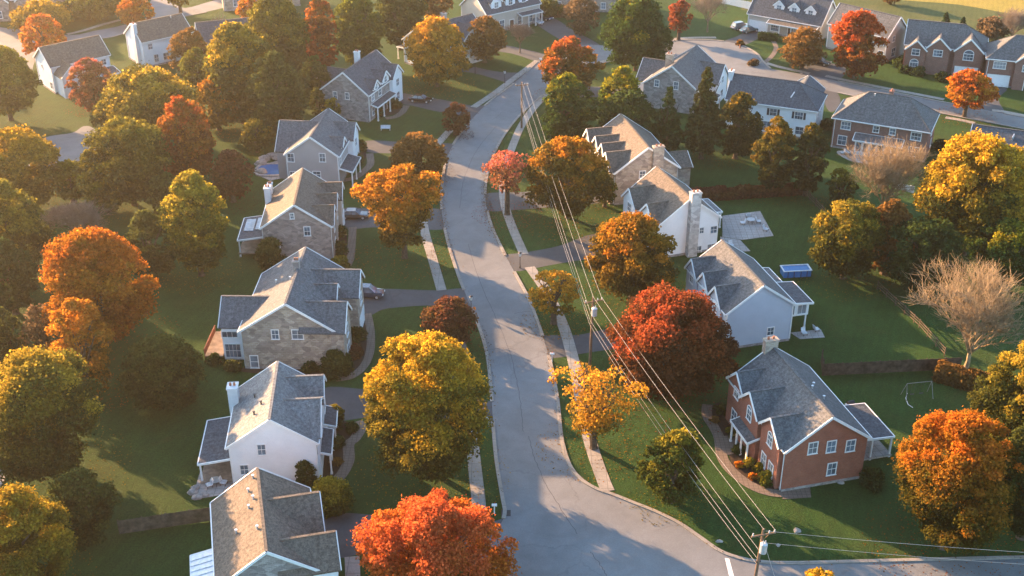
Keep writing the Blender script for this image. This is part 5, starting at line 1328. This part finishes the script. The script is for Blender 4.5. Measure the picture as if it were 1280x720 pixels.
def wire(label, a, b_, sag, r=0.014):
    a, b_ = Vector(a), Vector(b_); m = MB(); pts = []
    for k in range(25):
        t = k / 24; p = a.lerp(b_, t); p.z -= sag * 4 * t * (1 - t); pts.append(p - a)
    m.tube(pts, r, 5); o = m.build("overhead_wire", M["wire"], loc=a); tag(o, label, "wire", "overhead power wires")
def at_pole(base, rz, x, z, lean=0.0): return base + Vector((math.cos(rz) * x, math.sin(rz) * x, z)) + Vector((lean * z, 0, 0))
e = {1: (P1b, -d12, 0.0384), 2: (P2b, R(22), 0.014), 3: (P3b, R(10), 0)}
for x, z, sag, nm in ((1.1, HP - .2, 0.5, "right hand upper"), (0.0, HP + .02, 0.5, "pole top"), (-.22, HP - 2.3, 0.5, "thick middle"), (-.24, HP - 3.3, .7, "lower"), (-.26, HP - 3.9, 0.9, "lowest")):
    z3 = z - HP + 8.9
    p1 = at_pole(e[1][0], e[1][1], x, z, e[1][2]); p2 = at_pole(e[2][0], e[2][1], x, z, e[2][2]); p3 = at_pole(e[3][0], e[3][1], x * .8, z3)
    wire(nm + " wire between the near and the middle utility pole", p1, p2, sag); wire(nm + " wire between the middle and the farthest utility pole", p2, p3, sag * 1.2)
P5b = un(700, -30)
for z, nm in ((HP - .2, "upper"), (HP - 1.6, "lower")):
    p1 = at_pole(e[1][0], e[1][1], 0.2, z, e[1][2]); wire(nm + " thin wire running right from the near utility pole", p1, p1 + Vector((62, -3.5, -1.2)), 1.0, 0.015)
g_ = MB(); g_.tube([(0, 0, 0), (1.2, -.8, -3.5), (3.2, -2.2, -HP + 1.3)], .02, 5); o = g_.build("guy_wire", M["wire"], loc=at_pole(e[1][0], 0, .1, HP - 1.2, .0384)); tag(o, "slanting guy wire of the near utility pole", "wire")

def lamp_post(label, px, py, h=3.6):
    root = empty("street_lamp", un(px, py)); tag(root, label, "street lamp", "street lamps at the kerb")
    p = MB(); p.tube([(0, 0, 0), (0, 0, .3), (0, 0, .35), (0, 0, h)], [.12, .1, .06, .05], 8); p.build("pole", M["darkmetal"], root)
    l = MB(); l.tube([(0, 0, h), (0, 0, h + .12), (0, 0, h + .5), (0, 0, h + .56)], [.1, .18, .26, .06], 8); l.build("lamp_shade", M["lamp"], root)
    c = MB(); c.tube([(0, 0, h + .565), (0, 0, h + .7)], [.28, .04], 8); c.build("cap", M["darkmetal"], root)
lamp_post("street lamp with pale globe at the kerb by the maroon tree", 589, 388, 1.6)
lamp_post("dark lamp post on the verge at the white chimney house's drive", 650, 335, 1.9)
lamp_post("dark lamp post beside the upper left sidewalk at the far drive", 631, 104, 2.0)
lamp_post("dark lamp post on the lawn of the far white house", 594, 92, 2.4)

# ------------------------------------------------------------------ cars
def make_car(label, px, py, heading, paint, suv=False, group="parked cars"):
    L_, W_ = 4.6, 1.82; hb, hr = (0.95, 1.68) if suv else (0.86, 1.42)
    root = empty("parked_car", un(px, py), heading); tag(root, label, "car", group)
    st = [(-2.3, .38, .58, .76), (-2.2, .30, .80, .84), (-1.5, .26, hb - .02, .90), (-.6, .26, hb, .91), (.6, .26, hb, .91), (1.3, .26, hb - .04, .90), (2.1, .28, .74 if not suv else .86, .84), (2.3, .36, .58, .72)]
    b = MB(); rings = []
    for (x, z0, z1, w) in st:
        i = len(b.v); rings.append(i)
        for (y, z) in ((-w, z0 + .08), (-w * 1.0, (z0 + z1) * .52), (-w * .93, z1 - .03), (-w * .6, z1 + .02), (w * .6, z1 + .02), (w * .93, z1 - .03), (w, (z0 + z1) * .52), (w, z0 + .08), (w * .8, z0), (-w * .8, z0)):
            b.v.append((x, y, z))
    for a, c in zip(rings[:-1], rings[1:]):
        for j in range(10): b.f.append((a + j, a + (j + 1) % 10, c + (j + 1) % 10, c + j))
    b.f.append(tuple(rings[0] + j for j in range(10))[::-1]); b.f.append(tuple(rings[-1] + j for j in range(10)))
    cx = (-2.0 if suv else -1.75, -1.7 if suv else -1.05, .25 if not suv else .35, 1.05 if not suv else 1.15)
    body = b.build("body", paint, root, smooth=False, recalc=True)
    g_ = MB(); i = 0
    for (x, z, w) in ((cx[0], hb, .80), (cx[1], hr - .06, .64), (cx[2], hr - .05, .64), (cx[3], hb, .80)):
        g_.v += [(x, -w, z), (x, w, z)]
    g_.f = [(0, 1, 3, 2), (4, 5, 7, 6), (0, 2, 4, 6), (1, 7, 5, 3), (0, 6, 7, 1), (2, 3, 5, 4)]
    g_.build("window_glass", M["glass"], root, recalc=True)
    r_ = MB(); r_.box(cx[1] - .05, cx[2] + .05, -.62, .62, hr - .055, hr)
    for x0, z0, x1, z1 in ((cx[0], hb, cx[1], hr - .04), (cx[3], hb, cx[2], hr - .04)):
        for sg in (-1, 1): r_.bar((x0, sg * .80, z0), (x1, sg * .645, z1), .07, .07)
    for sg in (-1, 1): r_.bar((-.35, sg * .8, hb), (-.38, sg * .645, hr - .03), .08, .05)
    r_.build("roof", paint, root)
    for x in (-1.42, 1.42):
        for sg in (-1, 1):
            w = MB(); w.tube([(x, sg * .92, .33), (x, sg * .70, .33)], .33, 14)
            wo = w.build("wheel", M["rubber"], root)
            q = MB(); q.tube([(x, sg * .935, .33), (x, sg * .90, .33)], .2, 10); q.build("rim", M["metal"], wo)
    for sg in (-1, 1):
        h_ = MB(); h_.box(2.2, 2.31, sg * .62 - .15, sg * .62 + .15, .55, .7); h_.build("headlight", M["lamp"], root)
        h_ = MB(); h_.box(-2.31, -2.2, sg * .64 - .13, sg * .64 + .13, .6, .76); h_.build("tail_light", M["redlight"], root)
        h_ = MB(); h_.box(.75, .95, sg * .93 - .08, sg * .93 + .08, hb - .02, hb + .12); h_.build("mirror", paint, root)
    return root
make_car("steel blue car in the tan stone house's drive", 460, 370, R(-6), carpaint("steel blue paint", (0.035, 0.065, 0.11)), suv=True)
make_car("dark car half behind the golden orange tree at the rosy stone house", 443, 272, R(0), carpaint("dark grey paint", (0.05, 0.05, 0.06)))
make_car("black car on the far grey stone house's drive", 526, 127, R(-14), carpaint("black paint", (0.012, 0.012, 0.016)))
make_car("dark blue car with white roof glare beside the top centre house", 680, 24, R(-42), carpaint("navy paint", (0.03, 0.045, 0.10)), suv=True)
make_car("silver car parked against the top centre house", 668, 29, R(-42), carpaint("silver paint", (0.5, 0.52, 0.55)))
make_car("silver dark pickup sized car at the cream dormer house's garage", 925, 36, R(28), carpaint("gunmetal paint", (0.14, 0.14, 0.155)), suv=True)
make_car("dark teal car beside the cream dormer house's garage", 936, 40, R(28), carpaint("teal paint", (0.03, 0.10, 0.13)))
make_car("black car half hidden left of the big red orange tree", 1024, 80, R(-35), carpaint("soot paint", (0.015, 0.015, 0.018)))

# ------------------------------------------------------------------ garden things
def chair_thing(label, px, py, rz, group):
    root = empty("patio_chair", un(px, py), rz); tag(root, label, "chair", group)
    s = MB(); s.box(-.32, .32, -.32, .32, .36, .46); s.build("seat", M["cloth"], root)
    s = MB(); s.slab([(-.32, .26, .46), (.32, .26, .46), (.32, .42, 1.0), (-.32, .42, 1.0)], .07, (0, 1, -.2)); s.build("backrest", M["cloth"], root)
    for x in (-.28, .28):
        for y in (-.28, .28):
            l = MB(); l.box(x - .025, x + .025, y - .025, y + .025, 0, .36); l.build("leg", M["darkmetal"], root)
    return root
def table_thing(label, px, py, r=.65, z=.72, cat="table"):
    root = empty("patio_table", un(px, py)); tag(root, label, cat)
    t = MB(); t.tube([(0, 0, z - .05), (0, 0, z)], r, 16); t.build("tabletop", M["metal"], root)
    for k in range(4):
        a = k * math.pi / 2 + .4; l = MB(); l.bar((math.cos(a) * r * .35, math.sin(a) * r * .35, z - .05), (math.cos(a) * r * .8, math.sin(a) * r * .8, 0), .05, .05); l.build("leg", M["darkmetal"], root)
    return root
CG = "pale chairs on the white chimney house's patio"
table_thing("round metal table on the white chimney house's patio", 938, 279)
chair_thing("pale patio chair behind the round table on the white chimney house's patio", 935, 272, R(180), CG)
chair_thing("pale patio chair left of the round table on the white chimney house's patio", 928, 281, R(-90), CG)
chair_thing("pale patio chair right of the round table on the white chimney house's patio", 948, 279, R(90), CG)
chair_thing("pale patio chair at the outer corner of the white chimney house's patio", 957, 289, R(60), CG)
chair_thing("pale patio chair near the house on the lower stone terrace", 914, 309, R(20), CG)
chair_thing("pale patio chair at the back edge of the blue grey house's patio", 1020, 414, R(110), "pale chairs on the blue grey house's patio")
chair_thing("pale patio chair in front of the sunroom posts of the blue grey house", 1005, 419, R(20), "pale chairs on the blue grey house's patio")
table_thing("round metal table under the white house's porch roof", 270, 606, .6)
chair_thing("pale chair left of the round table under the white house's porch roof", 262, 609, R(-60), "chairs on the white house's porch")
chair_thing("pale chair right of the round table under the white house's porch roof", 280, 606, R(80), "chairs on the white house's porch")
table_thing("round metal table on the sunroom patio of the brown brick colonial", 1060, 194, .7)
chair_thing("dark edged chair left of the table on the sunroom patio", 1053, 193, R(-80), "chairs on the sunroom patio")
# grill at the brick house, on the lawn side
root = empty("barbecue_grill", un(1062, 512), R(20)); tag(root, "covered black barbecue grill behind the red brick house", "grill")
s = MB(); s.box(-.6, .6, -.3, .3, .75, .85); s.build("shelf", M["metal"], root)
s = MB(); s.tube([(-.42, 0, .95), (.42, 0, .95)], .32, 12); s.build("lid", M["darkmetal"], root)
s = MB(); s.box(-.4, .4, -.25, .25, .1, .74); s.build("cabinet", M["darkmetal"], root)
for x in (-.35, .35):
    s = MB(); s.tube([(x, -.3, .1), (x, .3, .1)], .1, 10); s.build("wheel", M["rubber"], root)
# swing set
root = empty("swing_set", un(1146, 496), R(10)); tag(root, "thin metal swing set on the red brick house's back lawn", "swing set")
s = MB(); s.bar((-1.6, 0, 2.1), (1.6, 0, 2.1), .05, .05); s.build("top_bar", M["dullmetal"], root)
for x in (-1.6, 1.6):
    for y in (-.8, .8):
        s = MB(); s.bar((x, 0, 2.1), (x * 1.08, y, 0), .05, .05); s.build("leg", M["dullmetal"], root)
for x in (-.7, .5):
    s = MB(); s.box(x - .25, x + .25, -.1, .1, .45, .5); s.bar((x - .22, 0, .5), (x - .22, 0, 2.08), .025, .025); s.bar((x + .22, 0, .5), (x + .22, 0, 2.08), .025, .025); s.build("swing", M["darkmetal"], root)
# garden hose left curled on that lawn
h_ = MB(); h_.tube([un(*p) + Vector((0, 0, .06)) for p in ((1134, 492), (1132, 498), (1135, 506), (1141, 510))], .04, 6); o = h_.build("garden_hose", M["cloth"]); tag(o, "pale curved hose lying on the grass beside the swing set", "hose")
# bins at the brick house corner
def bin_thing(label, px, py):
    root = empty("wheelie_bin", un(px, py), R(random.uniform(-20, 20))); tag(root, label, "bin", "dark bins at the red brick corner")
    b = MB(); i = 0
    for (w, z) in ((.24, .08), (.30, 1.0)):
        b.v += [(-w, -w, z), (w, -w, z), (w, w, z), (-w, w, z)]
    b.f = [(3, 2, 1, 0), (4, 5, 6, 7), (0, 1, 5, 4), (1, 2, 6, 5), (2, 3, 7, 6), (3, 0, 4, 7)]
    b.build("body", M["bin"], root)
    l = MB(); l.slab([(-.33, -.35, 1.08), (.33, -.35, 1.08), (.33, .33, 1.14), (-.33, .33, 1.14)], .07); l.build("lid", M["bin"], root)
    for x in (-.22, .22):
        w = MB(); w.tube([(x - .04, .26, .1), (x + .04, .26, .1)], .1, 10); w.build("wheel", M["rubber"], root)
bin_thing("dark bin nearest the white downpipe at the red brick corner", 979, 605)
bin_thing("middle dark bin at the foot of the red brick gable", 985, 607)
bin_thing("dark bin farthest from the downpipe at the red brick gable", 991, 604)
def boulder(label, px, py, r, mat="rock", cat="rock", group=None):
    bm = bmesh.new(); bmesh.ops.create_icosphere(bm, subdivisions=3, radius=r)
    rs = np.random.default_rng(int(px)); ph = rs.uniform(0, 6, 6)
    for v in bm.verts:
        c = v.co / r; k = 1 + .14 * math.sin(c.x * 3 + ph[0]) + .12 * math.sin(c.y * 4 + ph[1]) + .1 * math.sin(c.z * 5 + c.x * 3 + ph[2])
        v.co = Vector((v.co.x * k * 1.2, v.co.y * k, max(v.co.z * k * .75, -.15 * r)))
    me = bpy.data.meshes.new("boulder"); bm.to_mesh(me); bm.free(); me.materials.append(M[mat])
    o = bpy.data.objects.new("boulder", me); col.objects.link(o); o.location = un(px, py) + Vector((0, 0, r * .15)); tag(o, label, cat, group)
boulder("pale boulder on the corner lawn right of the near pole", 997, 664, .32, group="pale stones on the corner lawn")
boulder("small pale stone on the corner lawn near the kerb curve", 899, 677, .26, group="pale stones on the corner lawn")
boulder("small white stone just right of the near pole's transformer", 973, 682, .2, group="pale stones on the corner lawn")
boulder("white stone at the foot of the red brick gable's lawn side", 1012, 605, .22, group="pale stones on the corner lawn")
boulder("grey stone at the red brick gable's foot under the right window", 1051, 604, .28, group="pale stones on the corner lawn")
for k, (x, y, r) in enumerate(((241, 616, .5), (247, 622, .45), (255, 619, .4), (244, 610, .4))):
    boulder(["pale rock at the left tip of the white house's patio heap", "nearest pale rock of the heap beside the white house's patio", "pale rock of the heap closest to the white house's porch", "rear pale rock of the heap beside the white house's patio"][k], x, y, r, group="pale rocks heaped by the white house's patio")
def mailbox(label, px, py):
    root = empty("mailbox", un(px, py), R(90)); tag(root, label, "mailbox", "mailboxes at the kerb")
    s = MB(); s.box(-.06, .06, -.06, .06, 0, 1.05); s.build("post", M["white"], root)
    s = MB(); pts = [(-.12, -.28, 1.06), (.12, -.28, 1.06), (.12, -.28, 1.22), (.06, -.28, 1.3), (-.06, -.28, 1.3), (-.12, -.28, 1.22)]
    s.slab(pts, .56, (0, 1, 0)); s.build("box", M["white"], root)
    s = MB(); s.box(.125, .14, -.1, .0, 1.15, 1.4); s.build("flag", M["redlight"], root)
mailbox("white mailbox at the kerb by the steel blue car's drive", 548, 389)
mailbox("white mailbox at the top corner beside the red orange tree", 676, 80)
mailbox("white mailbox near the tan roofed house's drive", 618, 642)
mailbox("white mailbox by the road at the white house's drive", 611, 533)
mailbox("white mailbox on the verge below the red and bronze tree's drive", 690, 452)
# above-ground pool behind the grey house: deck ring with water
root = empty("garden_pool", un(340, 213)); tag(root, "small blue kidney pool edged with rocks left of the warm grey house", "pool")
b = MB(); ring = [(math.cos(a) * 2.6, math.sin(a) * 3.0 * (1 + .2 * math.cos(a * 2)), 0) for a in np.linspace(0, 6.283, 25)[:-1]]
b.poly([(x, y, .14) for x, y, z in ring]); b.build("pool_water", M["poolblue"], root)
b = MB(); ribbon([Vector(p) * 1.05 for p in ring + ring[:1]], .5, 0, .25, b); b.build("rim", M["slate"], root)
for k, (x, y) in enumerate(((326, 205), (331, 200), (340, 196), (350, 199), (326, 216))):
    boulder(["brown rock left of the blue pool", "brown rock at the pool's upper left", "brown rock behind the blue pool", "brown rock between the pool and the grey house", "brown rock at the pool's near left"][k], x, y, .9, "rock", group="rocks around the blue pool")
# blue framed pool with cover on the back lawn
root = empty("frame_pool", un(994, 343), R(6)); tag(root, "bright blue rectangular frame pool behind the blue grey house", "pool")
b = MB(); b.box(-2.0, 2.0, -.9, .9, 0, 1.0); b.build("wall", M["poolblue"], root)
b = MB()
for x0, x1, y0, y1 in ((-2.1, 2.1, -1.0, -.82), (-2.1, 2.1, .82, 1.0), (-2.1, -1.9, -.82, .82), (1.9, 2.1, -.82, .82)): b.box(x0, x1, y0, y1, 1.002, 1.1)
b.build("rim", M["metal"], root)
for x in (-1.4, -.5, .5, 1.4):
    s = MB(); s.bar((x, -.94, 0), (x, -.94, 1.0), .09, .07); s.build("strut", M["darkmetal"], root)
# planter and bench at front lawn of grey house
root = empty("garden_bench", un(482, 163), R(0)); tag(root, "pale garden bench on the lawn in front of the far grey stone house", "bench")
s = MB(); s.box(-.9, .9, -.25, .25, .42, .5); s.build("seat", M["cloth"], root)
s = MB(); s.box(-.9, .9, .22, .3, .51, .95); s.build("backrest", M["cloth"], root)
for x in (-.8, .8):
    s = MB(); s.box(x - .05, x + .05, -.22, .22, 0, .42); s.build("leg", M["metal"], root)
root = empty("fire_hydrant", un(925, 60)); tag(root, "reddish hydrant at the turning circle's kerb", "hydrant")
s = MB(); s.tube([(0, 0, 0), (0, 0, .08), (0, 0, .1), (0, 0, .6), (0, 0, .75), (0, 0, .82)], [.2, .2, .13, .14, .12, .04], 10); s.build("barrel", M["terracotta"], root)
s = MB(); s.tube([(-.22, 0, .48), (.22, 0, .48)], .07, 8); s.build("outlet", M["terracotta"], root)
root = empty("patio_umbrella", un(1127, 190), 0); tag(root, "folded pale blue umbrella beside the brown brick colonial", "umbrella")
s = MB(); s.tube([(0, 0, 0), (0, 0, 2.5)], .04, 6); s.build("pole", M["metal"], root)
s = MB(); s.tube([(0, 0, 1.0), (0, 0, 1.3), (0, 0, 2.3), (0, 0, 2.5)], [.12, .28, .14, .03], 9); s.build("canopy", M["cloth"], root)
dr = MB(); dr.box(-.5, .5, -.5, .5, 0, .03)
for k in range(6): dr.box(-.42, .42, -.42 + k * .16, -.36 + k * .16, .031, .045)
o = dr.build("storm_drain", M["darkmetal"], loc=un(629, 643) + Vector((.3, .2, .01))); tag(o, "dark drain grate at the kerb corner above the bright orange maple", "drain")

# ------------------------------------------------------------------ air, sky, sun
SUN_AZ, SUN_EL = R(-48), R(13.2)     # the sun stands behind the left, measured from the view direction
hz = MB(); hz.box(-1250, 1250, -1100, 1400, -1, 90)
haze = hz.build("haze", bpy.data.materials.new("air")); haze["kind"] = "stuff"
hm = haze.data.materials[0]; hm.use_nodes = True; nt = hm.node_tree; nt.nodes.clear()
out = N(nt, "OutputMaterial"); pv = N(nt, "VolumePrincipled")
pv.inputs["Color"].default_value = (1.0, 0.93, 0.80, 1); pv.inputs["Density"].default_value = 0.00018; pv.inputs["Anisotropy"].default_value = 0.78
L(nt, pv.outputs[0], out.inputs["Volume"])
haze["label"] = "thin warm evening haze over the estate"

w = bpy.data.worlds.new("World"); scene.world = w; w.use_nodes = True
nt = w.node_tree; bg = nt.nodes["Background"]
sky = nt.nodes.new("ShaderNodeTexSky"); sky.sky_type = "NISHITA"; sky.sun_disc = False
sky.sun_elevation = SUN_EL; sky.sun_rotation = SUN_AZ
sky.air_density = 1.0; sky.dust_density = 1.3; sky.ozone_density = 4.0
tn = nt.nodes.new("ShaderNodeMixRGB"); tn.blend_type = "MULTIPLY"; tn.inputs[0].default_value = 1.0; tn.inputs[2].default_value = (1.10, 1.0, 0.84, 1)   # hazier, paler air than the clear-sky model
nt.links.new(sky.outputs[0], tn.inputs[1]); nt.links.new(tn.outputs[0], bg.inputs[0]); bg.inputs[1].default_value = 0.145
sl_ = bpy.data.lights.new("sun", "SUN"); sl_.energy = 5.0; sl_.angle = R(0.5); sl_.color = (1.0, 0.57, 0.27)
so = bpy.data.objects.new("sun", sl_); col.objects.link(so)
sd = Vector((math.sin(SUN_AZ) * math.cos(SUN_EL), math.cos(SUN_AZ) * math.cos(SUN_EL), math.sin(SUN_EL)))
so.rotation_euler = sd.to_track_quat("Z", "Y").to_euler(); so.location = sd * 300

vs = scene.view_settings
vs.view_transform = "Standard"; vs.look = "None"; vs.gamma = 1.0; vs.exposure = 2.6
cy = scene.cycles
cy.max_bounces = 5; cy.diffuse_bounces = 3; cy.glossy_bounces = 2; cy.transmission_bounces = 2; cy.volume_bounces = 0; cy.transparent_max_bounces = 4
cy.use_denoising = True
